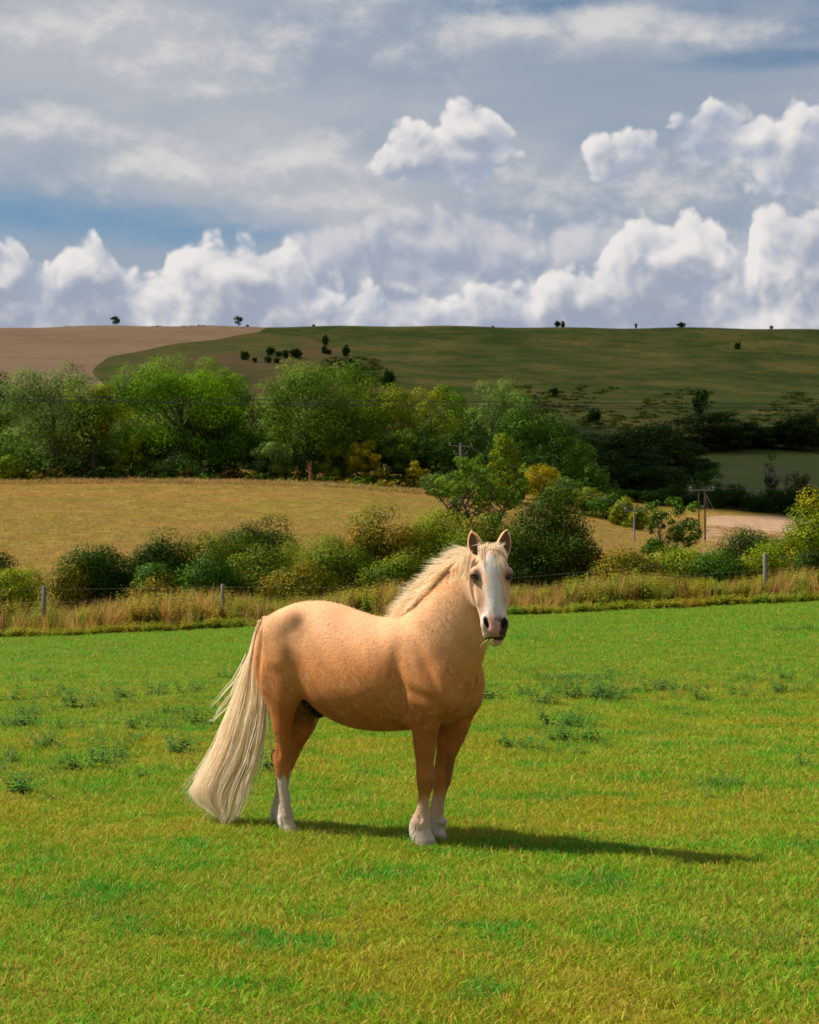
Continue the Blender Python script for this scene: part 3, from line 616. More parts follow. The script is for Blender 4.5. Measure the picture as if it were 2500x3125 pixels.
# ---------------------------------------------------------------- hedge behind the fence, shrub by shrub
GHD = 'shrubs of the hedge behind the fence'
for i, (px, d, top, w, k, n, lab) in enumerate([
  (288,58,1662,215,'dark',9000,'dark green rounded hedge shrub near the left fence post'),
  (215,57,1700,110,'rust',2600,'brown-tinged shrub on the left flank of the dark rounded one'),
  (482,65,1628,200,'dark',7500,'dark hedge shrub second in the back row from the left'),
  (675,66,1614,240,'hedge',8000,'yellow-green hedge shrub in front of the round dark bush'),
  (808,70,1575,215,'dark',9500,'round dark bush highest on the left of the hedge, against the meadow'),
  (470,57,1716,130,'deep',4200,'bright green shrub low in front of the dark back row'),
  (640,57,1692,190,'deep',6500,'bright leafy hedge shrub behind the middle fence post'),
  (800,58,1684,220,'hedge',7000,'mixed green hedge shrub above the rump of the horse'),
  (915,56,1730,200,'rust',6000,'orange-brown hawthorn shrub above the back of the horse'),
  (480,55.5,1775,130,'rust',3200,'low orange-tinged bramble clump left of the middle fence post'),
  (990,63,1618,170,'light',3600,'feathery pale shrub standing against the meadow'),
  (900,64,1640,120,'light',2600,'small pale shrub beside the round dark bush'),
  (1040,58,1668,220,'hedge',7500,'green hedge shrub behind the middle of the horse'),
  (1175,60,1572,250,'rust',9500,'rusty green hawthorn left of the horse mane'),
  (1225,57,1690,220,'hedge',7000,'green and brown hedge shrub behind the mane'),
  (1355,61,1542,220,'yellow',9500,'bright yellow-green hedge bush above the mane of the horse'),
  (1420,57,1640,200,'hedge',7000,'green hedge bush directly behind the ears'),
  (1500,60,1560,180,'hedge',6500,'green shrub between the loose tree and the horse head'),
  (1655,58,1518,290,'haw',15000,'tall dark hawthorn with red berries right of the horse head'),
  (1755,57,1640,190,'haw',6500,'dark right flank of the hedge beside the berried hawthorn'),
  (1845,58,1702,170,'deep',4800,'low dark green shrub right of the berried hawthorn'),
  (1925,56,1692,210,'rust',6500,'brown-orange hawthorn in the right half of the hedge'),
  (2075,57,1668,230,'yellow',7500,'yellow-green leafy shrub below the twin-pole'),
  (2190,56.5,1690,200,'deep',6500,'green hedge shrub left of the right-hand fence post'),
  (2295,70,1617,210,'dark',7000,'dark rounded shrub before the ploughed field'),
  (2420,66,1650,170,'deep',5000,'dark low shrub running to the right border'),
  (2330,57,1668,220,'yellow',6500,'yellowish shrub behind the right-hand fence post'),
  (2500,56,1515,190,'yellow',9500,'tall yellow-green bush cut by the right border'),
  (2475,54.5,1680,110,'haw',3200,'red-leaved shrub at the foot of the bush on the right border'),
  (40,58,1742,200,'yellow',6500,'yellow-green shrub cut by the left border'),
  (-10,61,1700,110,'dark',3200,'dark bush behind the shrub on the left border'),
  (20,53.5,1870,130,'brown',2600,'brown bramble clump low on the left border'),
  (-160,58,1700,240,'hedge',5000,'green hedge shrub just beyond the left border'),
  (-380,60,1690,240,'dark',5000,'dark hedge shrub beyond the left border'),
  (2700,58,1640,260,'hedge',5000,'green hedge shrub just beyond the right border'),
  (2920,60,1640,260,'deep',5000,'dark green hedge shrub beyond the right border')]):
    loc, H, W_ = stand(px, d, top, w)
    grow('hedge_shrub', loc, H, W_, k, lab, 'shrub', GHD, leaves=int(n*2.7), leaf=.07 if k not in ('light',) else .055, bole=.0, sprays=int(30 + n/220), seed=320+i, rs=.36 + W_*.085, hollow=.40, limb=.35, lumps=10, sink=.3, profile=dome)

# ---------------------------------------------------------------- fence
M_POST = mk('weathered_post', (.20,.185,.14), .3, 30.0, .9, .1, .5)
M_WIRE = mk('fence_wire', (.20,.19,.18), .2, 30.0, .6, .4)
fence = link(bpy.data.objects.new('wire_fence', None)); fx0 = at_px(135, 52.4); fence.location = (fx0, 52.4, gz(fx0, 52.4))
tag(fence, 'wire fence with weathered wooden posts running along the edge of the pasture', 'fence')
posts = []
for px, top in ((-410,1800),(135,1788),(680,1782),(1225,1785),(2337,1688),(2880,1660)):
    d = 52.4; x = at_px(px, d); z = gz(x, d); h = EYE + (1757 - top)/F_PX*d - z; posts.append((x, d, z, h))
    rng = np.random.default_rng(int(abs(px))); lean = rng.normal(size=2)*.03
    V, F = tubes([([(0,0,-.3),(lean[0]*.5,lean[1]*.5,h*.5),(lean[0],lean[1],h-.03),(lean[0],lean[1],h)], [.072,.068,.064,.045]), ([(lean[0],lean[1],h-.002),(lean[0],lean[1],h+.002)], [.045,.001])], 10)
    p = obj('post', mesh_np('post', V + np.array([x - fx0, d - 52.4, z - gz(fx0, 52.4)]), F, M_POST, True), fence)
for k in (.35, .65, .92):
    pth = [(x - fx0, d - 52.4, z - gz(fx0, 52.4) + h*k) for x, d, z, h in posts]
    V, F = tubes([(pth, [.0022]*len(pth))], 4); obj('wire', mesh_np('wire', V, F, M_WIRE, True), fence)

# ---------------------------------------------------------------- power poles and lines
M_POLE = mk('grey_pole', (.24,.22,.20), .25, 6.0, .9, .1, .3); M_DPOLE = mk('tarred_pole', (.085,.05,.045), .3, 6.0, .85, .2, .3)
M_CABLE = mk('cable', (.018,.018,.02), .1, 5.0, .7, .2); M_STEEL = mk('galvanised_steel', (.35,.36,.37), .15, 5.0, .5, .5); M_CHINA = mk('insulator_glaze', (.32,.30,.29), .1, 5.0, .3, .5)
def bar(a, b, w, h):
    """a squared timber from a to b"""
    a, b = np.array(a, float), np.array(b, float); t = (b-a)/np.linalg.norm(b-a); s = np.cross(t, [0, 0, 1.]); s = s/np.linalg.norm(s) if np.linalg.norm(s) > 1e-6 else np.array([1., 0, 0]); u = np.cross(s, t)
    V = [p + s*w*i + u*h*j for p in (a, b) for i, j in ((-.5,-.5),(.5,-.5),(.5,.5),(-.5,.5))]
    return np.array(V), np.array([[0,1,2,3],[7,6,5,4],[0,4,5,1],[1,5,6,2],[2,6,7,3],[3,7,4,0]])
def pole(name, px, dist, top, label, mat, arms, twin=None, r=.13, base_row=None):
    x = at_px(px, dist); z = gz(x, dist); H = EYE + (1757 - top)/F_PX*dist - z
    root = link(bpy.data.objects.new(name, None)); root.location = (x, dist, z); tag(root, label, 'power pole')
    for dx in ([0] if twin is None else [-twin/2, twin/2]):
        V, F = tubes([([(dx,0,-.4),(dx,0,H*.5),(dx,0,H)], [r*1.15, r, r*.85]), ([(dx,0,H-.001),(dx,0,H+.01)], [r*.85,.002])], 9); obj('pole', mesh_np('pole', V, F, mat, True), root)
    for (dz, L, skew) in arms:
        V, F = bar((-L/2, -r*1.2 - .06, H - dz + skew), (L/2, -r*1.2 - .06, H - dz - skew), .07, .08); a = obj('crossarm', mesh_np('crossarm', V, F, M_POLE), root)
        for t in (-.46, 0, .46):
            if twin and t == 0: continue
            V, F = tubes([([(0,0,0),(0,0,.10),(0,0,.13),(0,0,.22),(0,0,.25)], [.02,.02,.055,.06,.02])], 8)
            obj('insulator', mesh_np('insulator', V + np.array([t*L, -r*1.2 - .06, H - dz + .07 - 2*skew*t]), F, M_CHINA, True), a)
    return root, H
pole('crossarm_pole', 1406, 186, 1357, 'grey pole with two crossarms standing behind the loose tree', M_POLE, [(.15, 2.6, .08), (1.0, 1.5, .03)], r=.10)
hp_root, hp_H = pole('twin_power_pole', 2143, 158, 1492, 'dark twin-pole power support standing before the ploughed field', M_DPOLE, [(.12, 2.3, 0)], twin=.56, r=.075)
V, F = bar((-.28, 0, hp_H*.66), (.28, 0, hp_H*.66), .08, .10); obj('brace', mesh_np('brace', V, F, M_STEEL), hp_root)
for e in ((2.2, -1.5), (1.5, 2.5)):
    V, F = tubes([([(.28,0,hp_H-.3),(e[0],e[1],.0)], [.012,.012])], 4); obj('stay_wire', mesh_np('stay_wire', V, F, M_STEEL, True), hp_root)
pole('small_pole', 1936, 138, 1556, 'thin grey pole with a short crossarm left of the multi-stemmed tree', M_POLE, [(.1, 1.6, -.03)], r=.07)
pl = link(bpy.data.objects.new('power_line', None)); pl.location = (0, 188, 0); tag(pl, 'three dark overhead cables crossing the picture in front of the tree line', 'power line')
for k, (dy, o) in enumerate(((0, 0), (.9, 11), (1.8, 16))):
    pts = []
    for px in np.linspace(-900, 3400, 60):
        d = 188 + dy; row = 1194 + o + 42*np.clip((px + 300)/2400, 0, 2)**.55*.88 - 6*max(0, (px-1900)/1500)
        pts.append((at_px(px, d), dy, EYE + (1757 - row)/F_PX*d))
    V, F = tubes([(pts, [.030]*len(pts))], 5); obj('cable', mesh_np('cable', V, F, M_CABLE, True), pl)
fl = link(bpy.data.objects.new('field_line', None)); fl.location = (at_px(1406, 186), 186, 0); tag(fl, 'thin cables strung from the crossarm pole past the small pole to the twin-pole', 'power line')
ends = [(at_px(1406,186),186,1357),(at_px(1936,138),138,1556),(at_px(2143,158),158,1490),(at_px(2750,150),150,1478)]
for o in (-.8, .8):
    pts = []
    for (a, b) in zip(ends[:-1], ends[1:]):
        for t in np.linspace(0, 1, 10):
            x = a[0]*(1-t)+b[0]*t; y = a[1]*(1-t)+b[1]*t; za = EYE+(1757-a[2])/F_PX*a[1]; zb = EYE+(1757-b[2])/F_PX*b[1]
            pts.append((x + o*.3 - fl.location[0], y + o*.8 - 186, za*(1-t)+zb*t + .1 - 1.2*t*(1-t)))
    V, F = tubes([(pts, [.011]*len(pts))], 4); obj('cable', mesh_np('cable', V, F, M_CABLE, True), fl)

# ---------------------------------------------------------------- scattered ground cover (instanced tufts)
def blades(n, rng, R, hmin, hmax, w, lean=.35, seg=3, curl=.5, straw=0.0, upright=.0):
    """one tuft: n tapering blades round a point"""
    Vs, Fs, rnd, kind, tt, o = [], [], [], [], [], 0
    for k in range(n):
        a = rng.random()*2*np.pi; r = R*rng.random()**.6; b = np.array([math.cos(a)*r, math.sin(a)*r, -.004])
        h = hmin + (hmax-hmin)*rng.random()**1.3; az = rng.random()*2*np.pi; dl = np.array([math.cos(az), math.sin(az), 0]); L = lean*(.2 + rng.random())
        sd = np.array([-dl[1], dl[0], 0]); ph = rng.random()*np.pi; sd = sd*math.cos(ph) + dl*math.sin(ph)
        t = np.linspace(0, 1, seg+1); P = b + np.outer(t*h, [0, 0, 1]) + np.outer(h*L*(t**1.6) , dl) - np.outer(h*curl*L*.6*t**3, [0, 0, 1])
        ww = w*(.7 + .6*rng.random())*np.array([1, .9, .62, 0.06])[:seg+1] if seg == 3 else w*np.linspace(1, .05, seg+1)
        V = np.stack([P - sd*ww[:, None]/2, P + sd*ww[:, None]/2], 1).reshape(-1, 3); Vs.append(V)
        i = np.arange(seg)*2 + o; Fs.append(np.stack([i, i+1, i+3, i+2], 1)); o += len(V)
        rr, kk = rng.random(), float(rng.random() < straw); rnd += [rr]*len(V); kind += [kk]*len(V); tt += list(np.repeat(t, 2))
    return np.concatenate(Vs), np.concatenate(Fs), {'rnd': np.array(rnd), 'straw': np.array(kind), 'along': np.array(tt)}
def herb(rng, h, stems=3, leaf=.05, spread=.06, pairs=7, droop=.25):
    """leafy upright stems: nettle, thistle, willowherb"""
    Vs, Fs, o = [], [], 0; paths = []
    rn, al = [], []
    for s in range(stems):
        a = rng.random()*6.28; top = np.array([math.cos(a)*spread*(.5+rng.random()), math.sin(a)*spread*(.5+rng.random()), h*(.65+.45*rng.random())]); b = top*np.array([.4,.4,0])
        t = np.linspace(0, 1, 4)[:, None]; P = b*(1-t) + top*t; V, F = tubes([(P, h*.012*(1.2 - t[:, 0]))], 3); Vs.append(V); Fs.append(F + o); o += len(V); rn += [.3]*len(V); al += [.2]*len(V)
        for q in range(pairs):
            f = .12 + .86*q/(pairs-1); c = b*(1-f) + top*f; ll = leaf*(1.15 - .55*f)*(.7+.6*rng.random())
            for g in range(2):
                az = q*1.57 + g*np.pi + rng.normal()*.3; d = np.array([math.cos(az), math.sin(az), .35 - droop*rng.random()]); d /= np.linalg.norm(d); sd = np.cross(d, [0, 0, 1.]); sd /= np.linalg.norm(sd); nr = np.cross(sd, d)
                pts = np.array([c, c + d*ll*.45 + sd*ll*.24, c + d*ll*.5 + nr*ll*.06, c + d*ll*.45 - sd*ll*.24, c + d*ll - np.array([0,0,ll*droop])])
                Vs.append(pts); Fs.append(np.array([[0,1,4,2],[0,2,4,3]]) + o); o += 5; r_ = rng.random(); rn += [r_]*5; al += [f]*5
    return np.concatenate(Vs), np.concatenate(Fs), {'rnd': np.array(rn), 'along': np.array(al), 'straw': np.zeros(len(rn))}
def grass_mat(name, green, lush, dry, straw, patch=.25, fine=1.6, lo=.40, hi=.66, trans=.35, far_lush=False):
    """blade colour by patches of ground (metres) and by blade"""
    m = bpy.data.materials.new(name); m.use_nodes = True; T = NT(m.node_tree); T.n.clear()
    p = T.new('ShaderNodeNewGeometry').outputs['Position']; p = T.vmath('MULTIPLY', p, (1, 1, 0))
    n1 = T.noise(p, patch, 4.0, .6); n2 = T.noise(T.vmath('ADD', p, (31, 5, 0)), fine, 4.0, .65); r = T.attr('rnd'); st = T.attr('straw'); al = T.attr('along')
    oi = T.new('ShaderNodeObjectInfo').outputs['Random']
    c_ = T.mix(T.ramp(n1, lo, hi), green, dry); c_ = T.mix(T.ramp(n2, .50, .66), c_, lush)
    c_ = T.mix(T.math('MULTIPLY', T.ramp(T.math('ADD', n2, T.math('MULTIPLY', n1, .5)), .60, .80, 1.0, 0.0), .22), c_, straw)
    if far_lush:      # the turf is lusher towards the hedge
        c_ = T.mix(T.ramp(T.math('ADD', T.sep(p)[1], T.math('MULTIPLY', n1, 16.0)), 22.0, 46.0, 0.0, 0.7), c_, lush)
    c_ = T.mix(T.math('MULTIPLY', st, .85), c_, straw)
    k = T.math('MULTIPLY_ADD', r, .55, .72); k = T.math('MULTIPLY', k, T.math('MULTIPLY_ADD', oi, .30, .85))
    vm = T.new('ShaderNodeVectorMath', operation='SCALE'); T.put(vm.inputs[0], c_); T.put(vm.inputs['Scale'], k); c_ = vm.outputs[0]
    d = T.new('ShaderNodeBsdfPrincipled'); d.inputs['Roughness'].default_value = .55; d.inputs['Specular IOR Level'].default_value = .12; T.put(d.inputs['Base Color'], c_)
    t = T.new('ShaderNodeBsdfTranslucent'); T.put(t.inputs[0], c_)
    mx = T.new('ShaderNodeMixShader'); mx.inputs[0].default_value = trans; T.put(mx.inputs[1], d.outputs[0]); T.put(mx.inputs[2], t.outputs[0])
    T.put(T.new('ShaderNodeOutputMaterial').inputs[0], mx.outputs[0]); return m
_lib = 0
def scatter(name, sources, P, idx, rot, scl, label, cat):
    """one object: tufts instanced on points by geometry nodes"""
    global _lib; _lib += 1
    lib = bpy.data.collections.new('tufts_%02d' % _lib)
    for k, me in enumerate(sources): lib.objects.link(bpy.data.objects.new('tuft_%02d_%02d' % (_lib, k), me))
    pm = bpy.data.meshes.new(name); pm.vertices.add(len(P)); pm.vertices.foreach_set('co', np.asarray(P, np.float32).ravel())
    pm.attributes.new('pick', 'INT', 'POINT').data.foreach_set('value', np.asarray(idx, np.int32))
    pm.attributes.new('turn', 'FLOAT_VECTOR', 'POINT').data.foreach_set('vector', np.asarray(rot, np.float32).ravel())
    pm.attributes.new('size', 'FLOAT_VECTOR', 'POINT').data.foreach_set('vector', np.asarray(scl, np.float32).ravel())
    g = bpy.data.node_groups.new('scatter_' + name, 'GeometryNodeTree'); g.interface.new_socket('Geometry', in_out='INPUT', socket_type='NodeSocketGeometry'); g.interface.new_socket('Geometry', in_out='OUTPUT', socket_type='NodeSocketGeometry')
    N = g.nodes; L = g.links; gi, go = N.new('NodeGroupInput'), N.new('NodeGroupOutput'); ip = N.new('GeometryNodeInstanceOnPoints'); ci = N.new('GeometryNodeCollectionInfo')
    ci.inputs['Collection'].default_value = lib; ci.inputs['Separate Children'].default_value = True; ci.inputs['Reset Children'].default_value = True
    def at(n, t):
        a = N.new('GeometryNodeInputNamedAttribute'); a.data_type = t; a.inputs['Name'].default_value = n; return a.outputs['Attribute']
    L.new(gi.outputs[0], ip.inputs['Points']); L.new(ci.outputs[0], ip.inputs['Instance']); ip.inputs['Pick Instance'].default_value = True
    L.new(at('pick', 'INT'), ip.inputs['Instance Index']); L.new(at('turn', 'FLOAT_VECTOR'), ip.inputs['Rotation']); L.new(at('size', 'FLOAT_VECTOR'), ip.inputs['Scale']); L.new(ip.outputs[0], go.inputs[0])
    o = obj(name, pm); md = o.modifiers.new('scatter', 'NODES'); md.node_group = g
    return tag(o, label, cat, kind='stuff')
rng = np.random.default_rng(5)
M_GRASS = grass_mat('pasture_grass', (.175,.405,.009), (.085,.35,.018), (.345,.385,.013), (.64,.33,.07), .24, 1.3, .42, .62, far_lush=True)
GR = []
for k in range(7):
    V, F, A = blades(36, rng, .080, .018, .060, .0044, 1.05, 3, .6, .24); GR.append(mesh_np('grass_tuft', V, F, M_GRASS, True, A))
def field(y0, y1, dens, s0, s1, lift=1.0):
    n = int(dens*(y1-y0)*((y0+y1)*.30 + 3.6)); y = y0 + (y1-y0)*rng.random(n*2); hw = .30*y + 1.8; keep = rng.random(len(y)) < hw/(.30*y1 + 1.8); y = y[keep][:n]; x = (rng.random(len(y))*2 - 1)*(.30*y + 1.8)
    s = s0 + (s1-s0)*rng.random(len(y)); return np.stack([x, y, ground_z(x, y)], 1), s
parts_ = [field(4.0, 8.5, 620, .75, 1.35), field(8.5, 13, 430, .8, 1.4), field(13, 22, 210, 1.0, 1.7), field(22, 34, 95, 1.3, 2.1), field(34, 51, 55, 1.6, 2.6)]
hoof = []
for hx_, hy_ in ((-.74, 10.55), (-.86, 10.85), (.08, 10.1), (.19, 10.25)):
    k_ = 110; q_ = np.array([hx_, hy_]) + rng.normal(size=(k_, 2))*np.array([.13, .12]); q_[:, 1] -= .06; hoof.append(np.concatenate([q_, ground_z(q_[:, 0], q_[:, 1])[:, None]], 1))
hoof = np.concatenate(hoof); parts_.append((hoof, .9 + .6*rng.random(len(hoof))))
P = np.concatenate([p for p, s in parts_]); S = np.concatenate([s for p, s in parts_])
nz = .5 + .25*np.sin(P[:, 0]*1.7 + 1.1)*np.sin(P[:, 1]*1.3) + .25*np.sin(P[:, 0]*4.1 + P[:, 1]*2.3)
hgt = S*(.70 + .55*nz)*np.where(P[:, 1] > 22, .75, 1.0)
n = len(P); rot = np.stack([rng.normal(size=n)*.10, rng.normal(size=n)*.10, rng.random(n)*6.283], 1)
scatter('pasture_grass', GR, P, rng.integers(0, len(GR), n), rot, np.stack([S, S, hgt], 1), 'short grazed green and straw-flecked grass covering the pasture', 'grass')
# tall weeds, nettles and dry grass along the fence
M_DRY = grass_mat('dry_grass', (.46,.25,.03), (.33,.27,.02), (.55,.25,.035), (.62,.41,.15), .35, .8, trans=.4)
M_HERB = grass_mat('weed_leaves', (.22,.29,.012), (.14,.27,.012), (.38,.29,.018), (.5,.28,.04), .30, .9, trans=.4)
M_DOCK = grass_mat('dock_stems', (.24,.10,.035), (.18,.10,.03), (.30,.14,.04), (.35,.2,.08), .4, .9)
TW = []
for k in range(4): TW.append(mesh_np('dry_tuft', *(lambda q: (q[0], q[1]))(blades(46, rng, .16, .45, 1.15, .012, .42, 3, .55, .5)[:2]), M_DRY, True))
def wm(q, m): return mesh_np('weed_tuft', q[0], q[1], m, True, q[2])
TW = [wm(blades(46, rng, .17, .40, 1.10, .013, .40, 3, .55, .5), M_DRY) for k in range(4)]
TW += [wm(herb(rng, .85, 7, .13, .16, 9, .3), M_HERB) for k in range(4)]
TW += [wm(herb(rng, .95, 5, .06, .12, 12, .1), M_DOCK) for k in range(2)]
TW += [wm(herb(rng, .38, 9, .13, .20, 6, .3), M_HERB) for k in range(3)]
n = 4000; x = (rng.random(n)*2 - 1)*23; y = 50.6 + 4.0*rng.random(n)**1.1 + .35*np.sin(x*.8) + .25*np.sin(x*2.1 + 1)
z = ground_z(x, y); pick = np.where(rng.random(n) < .40 + .18*np.sin(x*.55), rng.integers(0, 4, n), np.where(rng.random(n) < .86, rng.integers(4, 8, n), rng.integers(8, 10, n)))
front = y < 51.1 + .35*np.sin(x*.8); pick = np.where(front & (rng.random(n) < .7), rng.integers(10, 13, n), pick)
s = .62 + .50*rng.random(n); s *= np.where(front, .62, 1.0)*(1 + .18*np.sin(x*.9 + 2))
n2 = 1200; x2 = (rng.random(n2)*2 - 1)*23; y2 = 50.15 + .5*rng.random(n2) + .35*np.sin(x2*.8) + .25*np.sin(x2*2.1 + 1); z2 = ground_z(x2, y2); p2 = rng.integers(10, 13, n2); s2 = .35 + .5*rng.random(n2)
X = np.concatenate([x, x2]); Y = np.concatenate([y, y2]); Z = np.concatenate([z, z2]); S = np.concatenate([s, s2]); n = len(X)
scatter('tall_weeds', TW, np.stack([X, Y, Z], 1), np.concatenate([pick, p2]), np.stack([rng.normal(size=n)*.10, rng.normal(size=n)*.12, rng.random(n)*6.283], 1), np.stack([S*1.1, S*1.1, S], 1), 'tall dry grass, nettles and weeds growing along the fence', 'weeds')
# long grass and scrub at the wood edge and over the meadow
M_MEAD = grass_mat('meadow_blades', (.40,.28,.06), (.33,.29,.05), (.46,.27,.09), (.52,.36,.14), .05, .12)
MG = [wm(blades(46, rng, .7, .10, .34, .035, .6, 3, .5, .3), M_MEAD) for k in range(4)]
n = 22000; y = 58 + 142*rng.random(n)**.8; x = (rng.random(n)*2 - 1)*(.38*y + 8); z = ground_z(x, y); s = .40 + .5*rng.random(n)
n2 = 2200; y2 = 196 + 6*rng.random(n2); x2 = -85 + 88*rng.random(n2); z2 = ground_z(x2, y2); s2 = 1.0 + 1.4*rng.random(n2)
X = np.concatenate([x, x2]); Y = np.concatenate([y, y2]); Z = np.concatenate([z, z2]); S = np.concatenate([s, s2]); n = len(X)
scatter('meadow_grass', MG, np.stack([X, Y, Z], 1), rng.integers(0, 4, n), np.stack([rng.normal(size=n)*.1, rng.normal(size=n)*.1, rng.random(n)*6.283], 1), np.stack([S, S, S*.8], 1), 'long dry golden grass over the rising meadow', 'grass')

# ---------------------------------------------------------------- single weeds and tussocks in the pasture
M_THIS = grass_mat('thistle_leaves', (.058,.185,.019), (.042,.155,.021), (.10,.21,.02), (.3,.25,.08), .6, 2.0)
M_TUSS = grass_mat('tussock_grass', (.085,.23,.018), (.065,.21,.026), (.15,.25,.02), (.45,.36,.12), .6, 2.0)
THI = [wm(herb(rng, .17, 7 + k, .070, .15, 6, .25), M_THIS) for k in range(5)]
TUS = [wm(blades(420, rng, .22, .03, .085, .0045, 1.0, 3, .6, .05), M_TUSS) for k in range(2)]
_pd = np.linspace(4, 51, 900)
def pasture_at(px, py):
    xs = (px - 1250)/F_PX*_pd; rows = 1757 - (ground_z(xs, _pd) - EYE)/_pd*F_PX
    k = int(np.argmax(rows < py)) if (rows < py).any() else len(_pd) - 1
    return xs[k], _pd[k]
GW = 'thistles scattered over the pasture'; THL = []
for i, (px, py, s, lab) in enumerate([
 (1700,2105,1.15,0),(1735,2120,1.2,0),(1790,2118,1.4,0),(1822,2128,1.1,0),(1850,2112,1.2,0),(1880,2124,1.2,0),(1600,2112,.9,0),(1648,2140,1.2,0),(1510,2125,1.3,0),(1562,2272,.9,'dark thistle clump low in the grass right of the fore legs, left of a pair'),(1612,2280,.85,'dark thistle clump low in the grass right of the fore legs, right of a pair'),(1700,2205,1.1,0),(1758,2212,1.1,0),(1765,2252,1.0,0),(1700,2250,.9,0),
 (2135,2128,1.0,0),(2250,2118,1.0,0),(1990,2100,1.0,0),(2030,2096,1.0,0),(2380,2105,1.0,0),(2400,2060,.9,0),(2440,2330,.7,0),
 (480,2110,1.1,0),(395,2120,1.1,0),(245,2150,1.3,0),(180,2122,1.0,0),(18,2130,1.3,0),(100,2175,1.0,0),(55,2205,1.1,0),(140,2270,.9,0),(305,2320,1.0,0),(345,2300,.9,0),(570,2105,1.0,0),(610,2205,1.0,0),(555,2290,1.1,0),(20,2320,.9,0),(815,2345,1.1,'dark thistle clump between the tail and the hind legs'),(690,2060,1.0,0),(90,2405,.9,0),(240,2340,1.0,0),(520,2170,1.0,0),(430,2215,.9,0)]):
    x, d = pasture_at(px, py + 12)
    s *= 1.1; o = obj('thistle', THI[i % 5]); o.location = (x, d, gz(x, d)); o.rotation_euler = (0, 0, i*1.7); o.scale = (s, s, s)
    tag(o, lab, 'thistle', GW); THL.append((px, o, lab))
left_ = [q for q in sorted(THL, key=lambda q: q[0]) if q[0] < 1100]; right_ = [q for q in sorted(THL, key=lambda q: q[0]) if q[0] >= 1100]
for k, q in enumerate(left_):
    if not q[2]: q[1]['label'] = 'small dark green thistle left of the horse, %s counting from the left border' % ORD[k]
for k, q in enumerate(right_):
    if not q[2]: q[1]['label'] = 'small dark green thistle right of the horse, %s counting outward from its chest' % ORD[k]
# low weeds nobody could count, in drifts
g = np.random.default_rng(9); W_S = [wm(herb(g, .12, 4, .045, .09, 6, .2), M_THIS) for k in range(3)]; q_ = []
for (px, py, sx_, sy_, c_) in ((200,2160,330,130,90),(480,2190,220,130,40),(120,2330,200,90,30),(1750,2110,260,70,50),(2150,2110,320,70,45),(1720,2225,160,70,18),(1800,2070,200,40,22),(650,2120,90,60,20),(2300,2060,220,40,30),(2200,2400,80,30,8)):
    for k in range(c_):
        x, d = pasture_at(px + g.normal()*sx_*.6, max(1960, py + g.normal()*sy_*.6)); q_.append((x, d, gz(x, d), .6 + .7*g.random()))
q_ = np.array(q_); m_ = len(q_)
scatter('pasture_weeds', W_S, q_[:, :3], g.integers(0, 3, m_), np.stack([np.zeros(m_), np.zeros(m_), g.random(m_)*6.28], 1), np.repeat(q_[:, 3:4], 3, 1), 'drifts of low dark green weeds in the pasture grass', 'weeds')
for i, (px, py, s, lab) in enumerate([(1745,2075,2.4,'broad dark tussock of lush grass behind the thistles'),(2215,2410,1.1,'dark green grass tussock in the right half of the pasture, mid distance'),(2285,2860,1.15,'large dark grass tussock at the lower right'),(355,2790,1.2,'dark grass tussock at the lower left of the pasture'),(1830,2700,.8,'small dark tussock below the shadow of the horse'),(130,2380,1.2,'dark grass patch left of the tail'),(2470,1925,3.2,'dark weedy tussock far back by the right border')]):
    x, d = pasture_at(px, py)
    o = obj('grass_tussock', TUS[i % 2]); o.location = (x, d, gz(x, d)); o.rotation_euler = (0, 0, i*2.1); o.scale = (s*1.2, s*1.2, s*.85); tag(o, lab, 'grass tussock', 'dark tussocks in the pasture')

# ---------------------------------------------------------------- low scrub at the foot of the down and along its crest
def scrub(k, kind):
    g = np.random.default_rng(700 + k); c0 = g.normal(size=(7, 3))*np.array([.9, .9, .15]) + np.array([0, 0, .35]); V, F, A = leaf_cloud(c0, .4 + .25*g.random(7), g.random(7), 190, .36, g); return leaf_mesh('scrub_tuft', V, F, LEAF[kind], A)
SCR = [scrub(k, kd) for k, kd in enumerate(('wood', 'hedge', 'wood', 'rust', 'deep'))]
g = np.random.default_rng(77); pts = []
while len(pts) < 420:
    px, py = 1560 + 1000*g.random(), 1175 + 135*g.random()
    if py < 1175 + 105*max(0, (px - 1750)/750)*(.7 + .5*math.sin(px*.02)) or math.sin(px*.017 + 1)*math.sin(py*.05) < -.25: continue
    x, d = ground_at_view(px, py, 330, 600); pts.append((x, d, gz(x, d) - .1, .35 + .5*g.random()))
for k in range(120):
    px, py = 980 + 180*g.random(), 1090 + 75*g.random(); x, d = ground_at_view(px, py, 330, 660); pts.append((x, d, gz(x, d), .4 + .5*g.random()))
for k in range(260):
    x = -140 + 78*g.random(); pts.append((x, 698 + g.random()*3, gz(x, 699) - .1, .35 + .5*g.random()))
pts = np.array(pts); m_ = len(pts)
scatter('hill_scrub', SCR, pts[:, :3], g.integers(0, 5, m_), np.stack([np.zeros(m_), np.zeros(m_), g.random(m_)*6.28], 1), np.stack([pts[:, 3]*1.3, pts[:, 3]*1.3, pts[:, 3]], 1), 'low dull scrub along the foot and crest of the hill', 'scrub')
UG = [scrub(40 + k, kd) for k, kd in enumerate(('dark', 'rust', 'deep', 'brown', 'dark'))]
m_ = 420; x = -60 + 66*g.random(m_); y = 201.5 + 5.5*g.random(m_); sc_ = .7 + .9*g.random(m_)
scatter('wood_edge_undergrowth', UG, np.stack([x, y, ground_z(x, y) - .1], 1), g.integers(0, 5, m_), np.stack([np.zeros(m_), np.zeros(m_), g.random(m_)*6.28], 1), np.stack([sc_, sc_, sc_*.9], 1), 'brambles and dark rough growth along the foot of the tree line', 'undergrowth')

